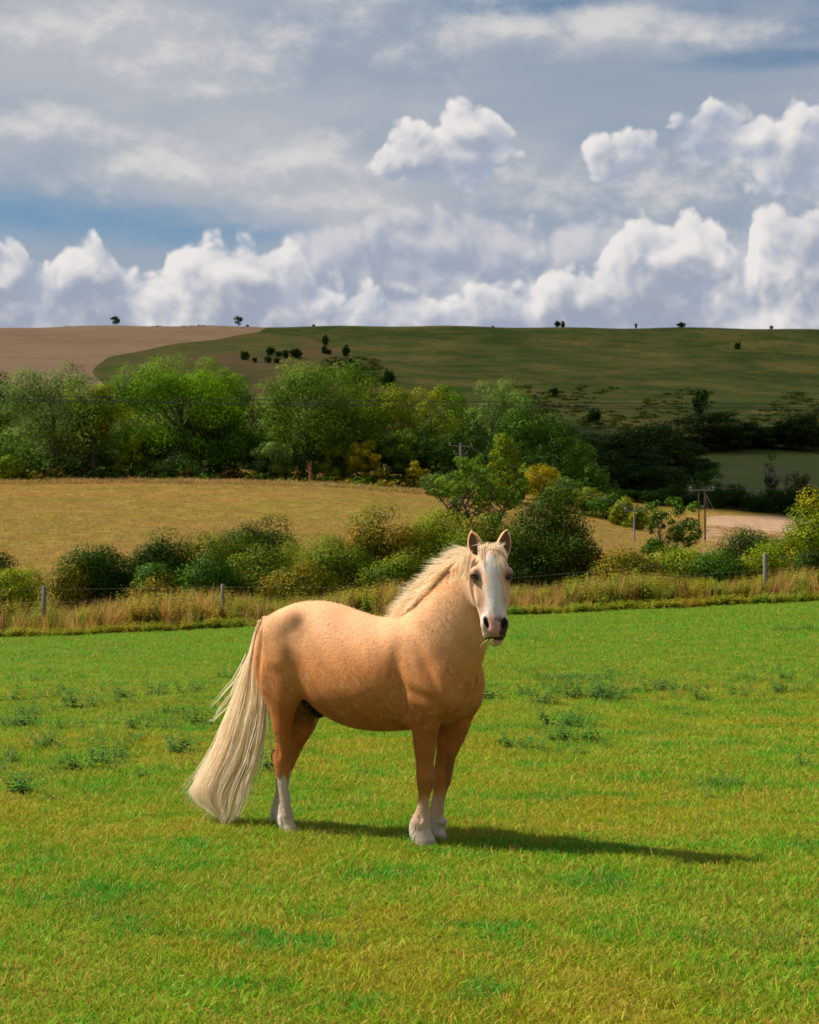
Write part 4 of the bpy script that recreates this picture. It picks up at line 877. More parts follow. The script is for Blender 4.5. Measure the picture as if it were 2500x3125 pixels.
# ---------------------------------------------------------------- horse
_pt=PITCH; _c,_s=math.cos(_pt),math.sin(_pt)
def view_ray(px,py):
    a=(px-1250.)/F_PX; b=(1562.5-py)/F_PX
    return np.array([a,_c-b*_s,_s+b*_c])
H_YAW=math.radians(31.0); H_O=np.array([-0.334,10.465,0.])
H_U=np.array([math.cos(H_YAW),-math.sin(H_YAW),0.]); H_V=np.array([math.sin(H_YAW),math.cos(H_YAW),0.])
def on_plane(px,py,hy):
    r=view_ray(px,py); o=np.array([0,0,EYE])-H_O
    t=(hy-o@H_V)/(r@H_V); d=o+t*r
    return d@H_U,d[2]
def w2h(P):
    d=np.asarray(P,float)-H_O; return np.array([d@H_U,d@H_V,d[2]])
def wdir2h(d): return np.array([np.dot(d,H_U),np.dot(d,H_V),d[2]])

def smin(a,b,k):
    h=np.clip(0.5+0.5*(b-a)/k,0,1); return b*(1-h)+a*h-k*h*(1-h)
def smax(a,b,k): return -smin(-a,-b,k)

class Loft:
    """stations along an axis: t, offset p, offset q, radius p+, p-, radius q, exponent"""
    def __init__(s,o,a,p,q,st,k=.04,rows=None):
        s.o=np.array(o,float); s.a=np.array(a,float); s.p=np.array(p,float); s.q=np.array(q,float)
        st=np.array(st,float); t=st[:,0]; tt=np.linspace(t[0],t[-1],120)
        # smooth (Catmull-like, monotone in parameter) resample of every column
        m=np.gradient(st[:,1:],t,axis=0)
        idx=np.clip(np.searchsorted(t,tt)-1,0,len(t)-2); h=t[idx+1]-t[idx]; x=(tt-t[idx])/h
        h00=2*x**3-3*x**2+1; h10=x**3-2*x**2+x; h01=-2*x**3+3*x**2; h11=x**3-x**2
        c=st[:,1:]
        s.c=h00[:,None]*c[idx]+(h10*h)[:,None]*m[idx]+h01[:,None]*c[idx+1]+(h11*h)[:,None]*m[idx+1]
        s.t=tt; s.k=k
        R=np.abs(s.c[:,:2]).max()+s.c[:,2:5].max()+.1
        ends=np.array([s.o+s.a*tt[0],s.o+s.a*tt[-1]]); s.lo=ends.min(0)-R; s.hi=ends.max(0)+R
    def __call__(s,P):
        d=P-s.o; t=d@s.a; tc=np.clip(t,s.t[0],s.t[-1])
        fi=(tc-s.t[0])/(s.t[-1]-s.t[0])*(len(s.t)-1); i0=np.minimum(fi.astype(int),len(s.t)-2); w=(fi-i0)[:,None]
        c=s.c[i0]*(1-w)+s.c[i0+1]*w
        u=d@s.p-c[:,0]; v=d@s.q-c[:,1]
        ru=np.where(u>0,c[:,2],c[:,3]); rv=c[:,4]; n=c[:,5]
        ru=np.maximum(ru,.004); rv=np.maximum(rv,.004)
        qq=(np.abs(u/ru)**n+np.abs(v/rv)**n)**(1/n)
        f=(qq-1)*np.minimum(ru,rv)
        # use the true radial distance where it is larger than that estimate
        r=np.sqrt(u*u+v*v); f2=r*(1-1/np.maximum(qq,1e-3)); f=np.where(qq>.3,.5*f+.5*f2,f)
        e=np.abs(t-tc)
        return np.where(e>0,np.sqrt(np.maximum(f,0)**2+e*e)+np.minimum(f,0)*0,f)
class Ell:
    def __init__(s,c,r,k=.04,ax=None):
        s.c=np.array(c,float); s.r=np.array(r,float); s.k=k; s.A=np.eye(3) if ax is None else np.array(ax,float)
        R=s.r.max()+.1; s.lo=s.c-R; s.hi=s.c+R
    def __call__(s,P):
        d=(P-s.c)@s.A.T; k0=np.linalg.norm(d/s.r,axis=1); k1=np.linalg.norm(d/(s.r**2),axis=1)
        return k0*(k0-1)/np.maximum(k1,1e-6)

# ---- head frame (horse space).  a: poll to muzzle, n: out of the forehead, w: image right
def nrm(v): v=np.array(v,float); return v/np.linalg.norm(v)
HD_D=9.86
POLL=w2h([ (1495-1250)*HD_D/F_PX, HD_D, EYE+(1757-1668)*HD_D/F_PX ])
_a=nrm([0.045,-0.36,-0.93]); _w=nrm(np.cross(_a,[0.10,-1,0.0])); 
if _w[0]<0: _w=-_w
_n=nrm(np.cross(_w,_a)); 
if _n[1]>0: _n=-_n
HA,HW,HN=wdir2h(_a),wdir2h(_w),wdir2h(_n)
def hp(t,w,n): return POLL+HA*t+HW*w+HN*n

def leg_rows(rows,hy,ky,tilt=0.0):
    """rows of (py, left px, right px[, hy]) seen in the photograph -> z stations"""
    out=[]
    for r in rows:
        py,l,rr=r[:3]; y=r[3] if len(r)>3 else hy
        k=r[4] if len(r)>4 else ky
        xc,z=on_plane((l+rr)/2,py,y)
        dist=10.4
        half=(rr-l)/2*dist/F_PX
        # silhouette half-width of an ellipse with rx, ry=k*rx seen 31 degrees off its flank
        ca,sa=.872,.49
        rx=half/math.sqrt(ca*ca+(k*sa)**2)
        out.append((z,xc,y,rx,rx,rx*k,2.15))
    out.sort(key=lambda r:r[0])
    return out
def build_fields():
    adds=[]; subs=[]
    X=np.array([1.,0,0]);Y=np.array([0,1.,0]);Z=np.array([0,0,1.])
    T=[ # x, top, bottom, half width, exponent, mid fraction
     (-.70,1.14,1.05,.05,2.0,.5),(-.665,1.235,.98,.125,2.0,.5),(-.62,1.318,.93,.165,2.1,.5),(-.55,1.378,.96,.205,2.15,.5),(-.47,1.412,.95,.235,2.2,.5),(-.38,1.436,.92,.262,2.25,.5),
     (-.29,1.444,.835,.275,2.25,.5),(-.18,1.434,.745,.285,2.2,.5),(-.08,1.412,.70,.302,2.15,.47),(.02,1.381,.675,.312,2.12,.45),
     (.13,1.356,.662,.315,2.1,.44),(.25,1.346,.664,.308,2.1,.44),(.34,1.352,.672,.292,2.1,.45),(.43,1.37,.682,.268,2.1,.46),
     (.52,1.365,.695,.245,2.15,.46),(.61,1.32,.715,.232,2.2,.46),(.69,1.24,.745,.212,2.2,.47),(.755,1.16,.79,.175,2.1,.5),(.80,1.08,.85,.115,2.0,.5),(.825,1.0,.92,.05,2.0,.5)]
    st=[]
    for x,t,b,w,e,m in T:
        c=b+(t-b)*m
        st.append((x,c,0.,t-c,c-b,w,e))
    adds.append(Loft([0,0,0],X,Z,Y,st,k=.05))
    # --- hind legs
    RH=[(1880,900,960,-.03,.3),(1920,850,1010,-.09,.40),(1965,812,1030,-.125,.54),(2010,797,1000,-.14,.60),(2050,793,955,-.145,.60),(2090,800,925,-.15,.60),(2123,808,911,-.15,.60),(2150,816,904,-.15,.62),(2176,824,901,-.148,.64),(2204,831,896,-.146,.68),(2232,835,890,-.143,.70),(2262,840,886,-.14,.72),
        (2290,840,886,-.138,.70),(2313,838,889,-.135,.68),(2335,836,888,-.132,.66),(2356,839,885,-.13,.66),(2380,846,880,-.128,.72),(2405,849,881,-.126,.76),(2435,853,885,-.124,.78),(2460,854,889,-.122,.84),(2482,852,894,-.12,.88),
        (2498,853,897,-.12,.90),(2512,860,899,-.12,.95),(2524,864,904,-.12,1.0),(2536,867,911,-.12,1.0),(2552,870,914,-.12,1.0)]
    adds.append(Loft([0,0,0],Z,X,Y,leg_rows(RH,-.13,.7),k=.045))
    LH=[(1890,940,1000,.03,.3),(1925,890,1040,.09,.4),(1965,862,1060,.125,.54),(2010,850,1050,.14,.60),(2060,850,1035,.145,.60),(2110,855,1015,.145,.60),(2160,862,992,.145,.62),(2207,868,970,.143,.62),(2240,864,954,.14,.66),(2268,856,934,.138,.70),(2290,844,922,.136,.70),(2310,832,912,.134,.66),(2335,834,901,.132,.66),(2360,839,890,.13,.70),
        (2390,842,884,.128,.74),(2420,840,878,.126,.76),(2445,836,873,.124,.80),(2468,829,871,.122,.88),(2486,828,872,.12,.9),(2500,834,876,.12,.95),(2512,840,884,.12,1.0),(2524,842,888,.12,1.0)]
    adds.append(Loft([0,0,0],Z,X,Y,leg_rows(LH,.13,.7),k=.045))
    # --- fore legs
    RF=[(1960,1285,1330,-.06,.3),(2010,1255,1370,-.11,.40),(2060,1236,1380,-.14,.50),(2110,1238,1365,-.15,.58),(2160,1248,1352,-.148,.62),(2200,1256,1343,-.145,.68),(2240,1261,1334,-.138,.72),(2285,1265,1327,-.13,.76),(2320,1270,1323,-.125,.80),(2346,1272,1324,-.122,.82),(2374,1273,1326,-.12,.84),(2400,1275,1323,-.118,.82),(2424,1278,1313,-.116,.80),
        (2450,1276,1309,-.115,.80),(2472,1271,1308,-.114,.86),(2492,1262,1310,-.113,.92),(2510,1256,1312,-.112,.95),(2528,1256,1313,-.112,.98),(2543,1260,1318,-.112,1.0),(2558,1266,1325,-.112,1.0),(2573,1270,1331,-.112,1.0),(2590,1272,1334,-.112,1.0)]
    adds.append(Loft([0,0,0],Z,X,Y,leg_rows(RF,-.12,.8),k=.04))
    LF=[(1960,1400,1440,.06,.3),(2010,1370,1455,.11,.4),(2060,1353,1468,.14,.5),(2120,1345,1465,.15,.58),(2170,1342,1448,.148,.62),(2200,1340,1438,.145,.66),(2234,1339,1427,.138,.70),(2260,1338,1415,.134,.72),(2283,1337,1404,.13,.76),(2316,1331,1389,.125,.80),(2340,1327,1384,.122,.82),(2365,1324,1378,.12,.84),(2390,1324,1372,.118,.84),(2415,1323,1364,.116,.82),(2440,1319,1358,.115,.82),
        (2465,1313,1354,.114,.86),(2485,1310,1352,.113,.92),(2505,1309,1352,.112,.95),(2522,1313,1353,.112,.98),(2538,1319,1358,.112,1.0),(2552,1323,1365,.112,1.0),(2566,1326,1371,.112,1.0),(2578,1328,1374,.112,1.0)]
    adds.append(Loft([0,0,0],Z,X,Y,leg_rows(LF,.12,.8),k=.04))
    # --- neck
    NB=np.array([.46,.0,1.06]); NE=POLL+HA*.07-HN*.10
    na=nrm(NE-NB); L=np.linalg.norm(NE-NB)
    npx=nrm(Z-na*(na@Z)); nq=np.cross(na,npx)
    adds.append(Loft(NB,na,npx,nq,[(-.08,0,0,.16,.26,.14,2.1),(.08,0,0,.22,.365,.19,2.1),(.2*L,.0,.0,.232,.36,.19,2.1),(.4*L,.005,.0,.212,.315,.168,2.1),(.6*L,.01,.0,.182,.25,.138,2.1),(.8*L,.012,.0,.155,.18,.112,2.1),(.95*L,.0,.0,.13,.14,.095,2.1),(1.05*L,-.01,.0,.09,.10,.07,2.0)],k=.06))
    # --- head.  stations along a: t, n offset centre, w offset, front, back, half width
    hs=[(-.015,-.05,0,.035,.05,.045,2.0),(.02,-.055,0,.062,.075,.078,2.1),(.07,-.06,0,.082,.10,.100,2.15),(.13,-.065,0,.098,.115,.114,2.2),(.19,-.07,0,.102,.125,.116,2.25),(.25,-.07,0,.098,.115,.106,2.3),(.31,-.065,0,.090,.095,.095,2.3),
        (.37,-.06,0,.082,.075,.083,2.3),(.42,-.055,0,.074,.065,.075,2.25),(.46,-.052,0,.068,.06,.072,2.2),(.50,-.053,0,.064,.052,.069,2.2),(.535,-.058,0,.050,.044,.060,2.1),(.558,-.062,0,.025,.03,.036,2.0)]
    adds.append(Loft(POLL,HA,HN,HW,hs,k=.05))
    for sg in (-1,1):
        adds.append(Ell(hp(.21,sg*.062,-.125),(.115,.045,.085),.03,[HA,HW,HN]))         # cheek
        adds.append(Ell(hp(.163,sg*.104,-.003),(.032,.020,.032),.03,[HA,HW,HN]))       # brow
        adds.append(Ell(hp(.275,sg*.088,-.020),(.075,.012,.014),.03,[HA,HW,HN]))        # under the eye
        adds.append(Ell(hp(.465,sg*.050,-.016),(.046,.030,.036),.02,[HA,HW,HN]))       # nostril wing
    adds.append(Ell(hp(.20,0,.026),(.16,.045,.016),.03,[HA,HW,HN]))                    # nasal bone
    adds.append(Ell(hp(.40,0,.012),(.09,.034,.014),.03,[HA,HW,HN]))
    adds.append(Ell(hp(.515,0,-.02),(.035,.050,.034),.02,[HA,HW,HN]))                  # upper lip
    adds.append(Ell(hp(.548,.004,-.072),(.034,.042,.036),.012,[HA,HW,HN]))             # chin, lower lip
    # --- muscles
    for sg in (-1,1):
        adds.append(Ell((-.33,sg*.235,1.335),(.06,.035,.05),.06))                                          # point of hip
        subs.append((Ell((-.575,sg*.232,1.02),(.016,.03,.20),.02,[nrm([1,0,-.15]),Y,nrm([.15,0,1])]),.045))# groove down the quarter
        subs.append((Ell((.655,sg*.254,1.06),(.018,.03,.20),.02,[nrm([.85,0,.52]),Y,nrm([-.52,0,.85])]),.05))
        subs.append((Ell((.60,sg*.280,.90),(.10,.03,.018),.02,[nrm([.9,0,-.42]),Y,nrm([.42,0,.9])]),.05))
        adds.append(Ell((.62,sg*.165,1.02),(.13,.07,.25),.05,[nrm([.9,0,.42]),Y,nrm([-.42,0,.9])]))    # shoulder
        adds.append(Ell((.50,sg*.17,.86),(.11,.055,.14),.05))                                          # triceps
        adds.append(Ell((.715,sg*.10,.96),(.085,.10,.16),.07))                                         # breast
        adds.append(Ell((-.40,sg*.19,1.26),(.15,.075,.11),.09))                                        # hip
        adds.append(Ell((-.535,sg*.125,1.06),(.105,.085,.24),.06))                                       # buttock
        adds.append(Ell((-.36,sg*.17,.95),(.09,.06,.16),.06))                                         # stifle
    x0,z0=on_plane(922,2118,-.02); x1,z1=on_plane(990,2186,-.02); sdv=nrm([x1-x0,0,z1-z0])
    adds.append(Loft([x0,-.02,z0],sdv,np.cross(sdv,Y),Y,[(-.05,0,0,.05,.05,.045,2),(.05,0,0,.046,.046,.042,2),(.14,0,0,.046,.046,.042,2),(.185,0,0,.036,.036,.034,2),(.205,0,0,.018,.018,.018,2)],k=.018))  # sheath
    for zz,dx in ((.355,0),):
        for hy,px in ((-.12,1299),(.12,1352)):
            kx,kz=on_plane(px,2376,hy); adds.append(Ell((kx+.018,hy,kz),(.030,.036,.045),.02)); adds.append(Ell((kx-.034,hy,kz+.012),(.014,.020,.026),.015))          # knee and the bone behind it
            fx_,fz_=on_plane(px-8,2512,hy); adds.append(Ell((fx_-.030,hy,fz_),(.028,.036,.030),.02)); adds.append(Ell((fx_+.012,hy,fz_+.006),(.026,.042,.028),.02))      # fetlock
            for sg in (-1,1): subs.append((Ell((kx-.012,hy+sg*.046,kz-.17),(.010,.016,.085),.01),.016))                                                                 # groove before the tendon
            adds.append(Ell((kx+.012,hy-.03*np.sign(-hy)*0,kz+.20),(.040,.045,.10),.03))
    for hy,px,py in ((-.132,846,2318),(.134,840,2312)):
        kx,kz=on_plane(px,py,hy); adds.append(Ell((kx-.004,hy,kz+.01),(.024,.022,.045),.018))                                                                          # point of the hock
        for sg in (-1,1): subs.append((Ell((kx+.022,hy+sg*.040,kz+.085),(.014,.016,.07),.01,[nrm([1,0,.25]),Y,nrm([-.25,0,1])]),.018))
        for sg in (-1,1): subs.append((Ell((kx+.030,hy+sg*.042,kz-.18),(.009,.015,.08),.01),.014))
    # dock
    adds.append(Loft([-.66,0,1.27],nrm([-.45,0,-.9]),nrm([-.9,0,.45]),Y,[(-.06,0,0,.05,.05,.05,2),(.0,0,0,.042,.042,.042,2),(.10,.01,0,.034,.034,.034,2),(.22,.0,0,.018,.018,.018,2)],k=.03))
    # ears
    for sg,base,tip in ((-1,(.048,-.060,-.05),(-.122,-.096,-.045)),(1,(.048,.066,-.05),(-.130,.122,-.045))):
        b=hp(*base); tp=hp(*tip); ax=nrm(tp-b); Lh=np.linalg.norm(tp-b)
        fr=HN*.95+HW*sg*.22; fr=nrm(fr-ax*(fr@ax)); sd=np.cross(ax,fr)
        adds.append(Loft(b,ax,fr,sd,[(-.03,0,0,.03,.03,.030,2),(.0,0,0,.034,.034,.034,2),(.04,.0,0,.038,.034,.045,2),(.08,-.002,0,.036,.030,.046,2),(.118,-.006,0,.028,.022,.038,2),(Lh-.025,-.010,0,.018,.015,.024,2),(Lh-.006,-.014,0,.009,.008,.010,2),(Lh+.004,-.014,0,.004,.004,.004,2)],k=.018))
        subs.append((Loft(b,ax,fr,sd,[(.004,.026,0,.02,.012,.010,2),(.025,.026,0,.03,.030,.024,2),(.055,.027,0,.03,.041,.0335,2),(.095,.023,0,.03,.037,.0315,2),(.128,.013,0,.03,.023,.021,2),(Lh-.016,.006,0,.02,.010,.006,2)],k=.01),.006))
    # hollows
    for sg in (-1,1):
        subs.append((Ell(hp(.468,sg*.049,.016),(.038,.0145,.030),.01,[nrm(HA+HW*sg*-.25),nrm(HW+HA*sg*.25),HN]),.008))
        adds.append(Ell(hp(.176,sg*.108,.008),(.009,.014,.022),.008,[nrm(HA-HN*.25),HW,nrm(HN+HA*.25)])); adds.append(Ell(hp(.211,sg*.104,.006),(.007,.012,.018),.010,[HA,HW,HN]))
        subs.append((Ell(hp(.193,sg*.122,.008),(.012,.020,.018),.01,[HA,nrm(HW),HN]),.006))
    subs.append((Ell(hp(.547,.0,-.022),(.006,.055,.030),.01,[nrm(HA+HN*.35),HW,nrm(HN-HA*.35)]),.006))     # mouth
    subs.append((Ell((.47,-.285,1.0),(.018,.03,.30),.02,[nrm([1,0,.12]),Y,nrm([-.12,0,1])]),.06))      # behind the shoulder
    subs.append((Ell((-.245,-.31,.96),(.05,.045,.16),.02,[nrm([1,0,.3]),Y,nrm([-.3,0,1])]),.08))       # flank
    subs.append((Ell((.83,0,.92),(.03,.010,.10),.02),.05))                                            # between the breast muscles
    return adds,subs
def eval_field(P,adds,subs):
    f=np.full(len(P),.5)
    first=True
    for a in adds:
        m=np.all((P>a.lo)&(P<a.hi),axis=1)
        if not m.any(): continue
        f[m]=smin(f[m],a(P[m]),a.k)
    for sb,k in subs:
        m=np.all((P>sb.lo)&(P<sb.hi),axis=1)
        if not m.any(): continue
        f[m]=smax(f[m],-sb(P[m]),k)
    return f
def surface_nets(F,o,h):
    S=F<0; n=np.array(F.shape)
    corners=[(i,j,k) for i in (0,1) for j in (0,1) for k in (0,1)]
    cs=[S[i:n[0]-1+i,j:n[1]-1+j,k:n[2]-1+k] for i,j,k in corners]
    cnt=sum(c.astype(np.int8) for c in cs); act=(cnt>0)&(cnt<8)
    ci=np.argwhere(act); idx=np.full(act.shape,-1,np.int32); idx[act]=np.arange(len(ci))
    acc=np.zeros((len(ci),3)); num=np.zeros(len(ci))
    vals={c:F[ci[:,0]+c[0],ci[:,1]+c[1],ci[:,2]+c[2]] for c in corners}
    for a in corners:
        for ax in range(3):
            if a[ax]==1: continue
            b=list(a); b[ax]=1; b=tuple(b)
            va,vb=vals[a],vals[b]; m=(va<0)!=(vb<0)
            t=np.where(m,va/np.where(m,va-vb,1),0)
            p=np.array(a,float)[None]+0*acc; p[:,ax]=t
            acc[m]+=p[m]; num[m]+=1
    V=o+h*(ci+acc/num[:,None])
    quads=[]
    for ax in range(3):
        b,c=(ax+1)%3,(ax+2)%3
        sl0=[slice(1,-1)]*3; sl1=[slice(1,-1)]*3
        sl0[ax]=slice(0,n[ax]-1); sl1[ax]=slice(1,n[ax])
        s0=S[tuple(sl0)]; s1=S[tuple(sl1)]
        e=np.argwhere(s0!=s1)
        flip=s0[tuple(e.T)]
        g=e.copy(); g[:,b]+=1; g[:,c]+=1
        def cell(db,dc):
            q=g.copy(); q[:,b]-=db; q[:,c]-=dc; return idx[tuple(q.T)]
        q=np.stack([cell(1,1),cell(0,1),cell(0,0),cell(1,0)],1)
        q[~flip]=q[~flip][:,::-1]
        quads.append(q)
    return V,np.concatenate(quads)
def horse_mesh_data(h=.006):
    adds,subs=build_fields()
    lo=np.array([-.98,-.50,-.06]); hi=np.array([1.42,.36,2.02])
    B=8; nb=np.ceil((hi-lo)/(h*B)).astype(int)
    g=[lo[i]+(np.arange(nb[i])+.5)*h*B for i in range(3)]
    C=np.stack(np.meshgrid(*g,indexing='ij'),-1).reshape(-1,3)
    fc=eval_field(C,adds,subs)
    n=nb*B+1
    F=np.repeat(np.repeat(np.repeat(fc.reshape(nb),B,0),B,1),B,2).astype(np.float32)
    F=np.pad(F,((0,1),(0,1),(0,1)),mode='edge')
    act=np.argwhere(np.abs(fc.reshape(nb))<h*B*1.3)
    r=np.arange(B+1); off=np.stack(np.meshgrid(r,r,r,indexing='ij'),-1).reshape(-1,3)
    ids=(act[:,None]*B+off[None]).reshape(-1,3)
    flat=np.unique(ids[:,0]*(n[1]*n[2])+ids[:,1]*n[2]+ids[:,2])
    ijk=np.stack([flat//(n[1]*n[2]),flat//n[2]%n[1],flat%n[2]],1)
    out=np.empty(len(flat),np.float32)
    for i in range(0,len(flat),400000):
        out[i:i+400000]=eval_field(lo+h*ijk[i:i+400000],adds,subs)
    F[ijk[:,0],ijk[:,1],ijk[:,2]]=out
    V,Q=surface_nets(F,lo,h)
    E=np.concatenate([Q[:,[0,1]],Q[:,[1,2]],Q[:,[2,3]],Q[:,[3,0]]])
    for it in range(3):
        acc=np.zeros_like(V); num=np.zeros(len(V))
        for k in range(3):
            acc[:,k]=np.bincount(E[:,0],V[E[:,1],k],len(V))+np.bincount(E[:,1],V[E[:,0],k],len(V))
        num=np.bincount(E[:,0],minlength=len(V))+np.bincount(E[:,1],minlength=len(V))
        V=V*.5+.5*acc/num[:,None]
    return V,Q

# ---- coat, markings
def coat_colours(V,adds,subs,ears):
    x,y,z=V.T; q=V-POLL; t=q@HA; w=q@HW; n=q@HN
    def ss(a,b,v): u=np.clip((v-a)/(b-a),0,1); return u*u*(3-2*u)
    wob=.008*np.sin(t*34+1.0)*np.sign(w)+.005*np.sin(t*60+w*40)+.003*np.sin(w*130+1.7)+.003*np.sin(t*170)
    C=np.tile(np.array([.64,.255,.074]),(len(V),1))
    def lay(c,m):
        nonlocal C; m=np.clip(m,0,1)[:,None]; C=C*(1-m)+np.array(c)*m
    lay((.80,.455,.235),ss(1.0,1.34,z)*.9)                               # bleached along the top, lifted further as painted sunlit highlight
    lay((.42,.130,.020),ss(1.04,.72,z)*.9*ss(.40,.55,z))                 # deeper gold underneath, darkened further as belly shade in the colour
    head=ss(-.16,-.12,n)*ss(-.04,.0,t)*ss(.20,.15,np.abs(w))
    # lower legs
    hind=x<.1
    lay((.42,.145,.030),ss(.66,.50,z)*ss(.26,.38,z)*.75)
    sock=np.where(hind,.355+.04*ss(-.42,-.36,x),.155); soft=np.where(hind,.02,.05)
    lay((.60,.43,.30),(~hind)*ss(.33,.24,z)*.75)
    lay((.58,.48,.39),ss(0,1,(sock-z+.012*np.sin(x*90+y*70)+.01*np.sin(y*160))/soft*.5+.5)*np.where(hind,.92,.85))
    lay((.66,.57,.48),ss(.15,.10,z)*.7)
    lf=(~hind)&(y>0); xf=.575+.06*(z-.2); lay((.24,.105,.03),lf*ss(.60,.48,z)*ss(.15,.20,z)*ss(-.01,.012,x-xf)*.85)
    lay((.30,.12,.03),(~hind)*(y<0)*ss(.43,.40,z)*ss(.29,.34,z)*ss(.50,.56,x)*.55)                       # dark knee
    for fx_,fy_ in ((.545,-.112),(.555,.112),(-.40,-.12)):
        dk=np.sqrt(((x-fx_)/.035)**2+((z-.118)/.012)**2); lay((.34,.20,.10),ss(1.0,.3,dk)*.65*(np.abs(y-fy_)<.08))   # crease above the pastern
    lay((.40,.30,.21),ss(.060,.052,z)*.85)
    # sheath
    x0,z0=on_plane(922,2118,-.02); x1,z1=on_plane(990,2186,-.02); d=np.array([x1-x0,z1-z0]); L=np.hypot(*d); d/=L
    a=(x-x0)*d[0]+(z-z0)*d[1]; b=np.hypot((x-x0)*d[1]-(z-z0)*d[0],y+.02)
    lay((.016,.013,.012),ss(.066,.052,b)*ss(-.06,-.0,a)*ss(.24,.22,a)*(z<.93))
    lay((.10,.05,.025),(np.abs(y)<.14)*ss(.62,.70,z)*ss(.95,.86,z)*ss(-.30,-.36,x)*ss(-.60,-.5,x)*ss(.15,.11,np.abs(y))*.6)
    # face
    lay((.74,.465,.295),head*.9)
    bw=np.interp(t,[.0,.05,.09,.13,.17,.21,.29,.34,.38,.42,.46],[-.03,-.01,.034,.046,.037,.031,.030,.038,.055,.080,.10]); bc=np.interp(t,[0,.1,.2,.3,.4],[-.004,-.010,.0,.002,.004])
    lay((.73,.67,.62),head*ss(.030,-.016,np.abs(w-bc+wob)-bw)*ss(.56,.45,t))
    for sg in (-1,1):
        e=hp(.192,sg*.104,.004); r=np.linalg.norm((V-e)*1.0,axis=1); lay((.23,.13,.09),ss(.060,.028,r)*.75*head); lay((.025,.018,.016),ss(.030,.019,r)*head)
        dk=np.hypot((t-.235)/.05,(w-sg*.088)/.018); lay((.42,.24,.14),ss(1.0,.3,dk)*.5*head); dk=np.hypot((t-.33)/.055,(w-sg*.062)/.016); lay((.50,.31,.20),ss(1.0,.2,dk)*.55*head); dk=np.hypot((t-.145)/.03,(w-sg*.075)/.03); lay((.60,.36,.22),ss(1.0,.2,dk)*.6*head)
    nz=.010*np.sin(w*95+t*40)+.007*np.sin(w*210+1)+.006*np.sin(t*260+w*60)
    lay((.52,.245,.19),head*ss(.395,.475,t+nz)*ss(.055,.02,w+.5*wob)*ss(-.085,-.06,w)*.9)
    lay((.50,.27,.23),head*ss(.50,.53,t+nz)*ss(.03,.0,w)*.5)
    lay((.72,.60,.52),head*ss(.48,.50,t)*ss(-.03,-.05,w)*.4)
    lay((.045,.038,.038),head*ss(.430,.470,t+.3*np.clip(w-.05,0,1)+.25*nz)*ss(.004,.018,w+wob-(t-.48)*.25)*ss(.575,.53,t))
    lay((.55,.28,.21),ss(-.050,-.062,n)*ss(.52,.535,t)*head*ss(-.13,-.11,n)*.85)
    for sg in (-1,1):
        dn=np.linalg.norm(((V-hp(.468,sg*.049,.008))@np.array([nrm(HA+HW*sg*-.25),nrm(HW+HA*sg*.25),HN]).T)/np.array([.035,.0130,.03]),axis=1)
        lay((.03,.014,.012),ss(1.15,.85,dn)*head)
    lay((.06,.025,.02),ss(1.5,.9,np.hypot((t-.549)/.006,(n+.03)/.05))*ss(.06,.05,np.abs(w))*head)
    # ears
    for sub in ears:
        f=sub(V); lay((.15,.075,.03),ss(.010,-.002,f)*.95)
    return C
def strand_mesh(name,strands,mat,wide=1.7):
    """strands: list of (points, base radius); thin tapering hairs, each a narrow ribbon turned its own way, in one mesh"""
    n=len(strands[0][0]); m=len(strands); P=np.array([s[0] for s in strands]); R=wide*np.array([s[1] for s in strands])[:,None]*(1-np.linspace(0,1,n)[None]**2*.85)
    g=np.random.default_rng(3); T=np.gradient(P,axis=1); T/=np.linalg.norm(T,axis=2)[...,None]+1e-9
    ref=np.array([.35,-.75,.30])[None]+g.normal(size=(m,3))*.55; A=np.cross(T,ref[:,None]); A/=np.linalg.norm(A,axis=2)[...,None]+1e-9
    W_=np.stack([P-A*R[...,None],P+A*R[...,None]],2)
    base=(np.arange(m)*n*2)[:,None]; i=np.arange(n-1)[None]*2
    F=np.stack([base+i,base+i+1,base+i+3,base+i+2],-1).reshape(-1,4)
    return mesh_np(name,W_.reshape(-1,3),F,mat,True,{'rnd':np.repeat(g.random(m),n*2),'along':np.tile(np.repeat(np.linspace(0,1,n),2),m)})
def hair_mat(name,a,b):
    m,T,bs=material(name,.5,.12)
    T.put(bs.inputs['Base Color'],T.mix(T.attr('rnd'),a,b)); bs.inputs['Subsurface Weight'].default_value=0
    T.n.remove(T.n['Material Output']); t=T.new('ShaderNodeBsdfTranslucent'); T.put(t.inputs[0],T.mix(T.attr('rnd'),a,b)); mx=T.new('ShaderNodeMixShader'); mx.inputs[0].default_value=.6
    T.put(mx.inputs[1],bs.outputs[0]); T.put(mx.inputs[2],t.outputs[0]); T.put(T.new('ShaderNodeOutputMaterial').inputs[0],mx.outputs[0]); return m
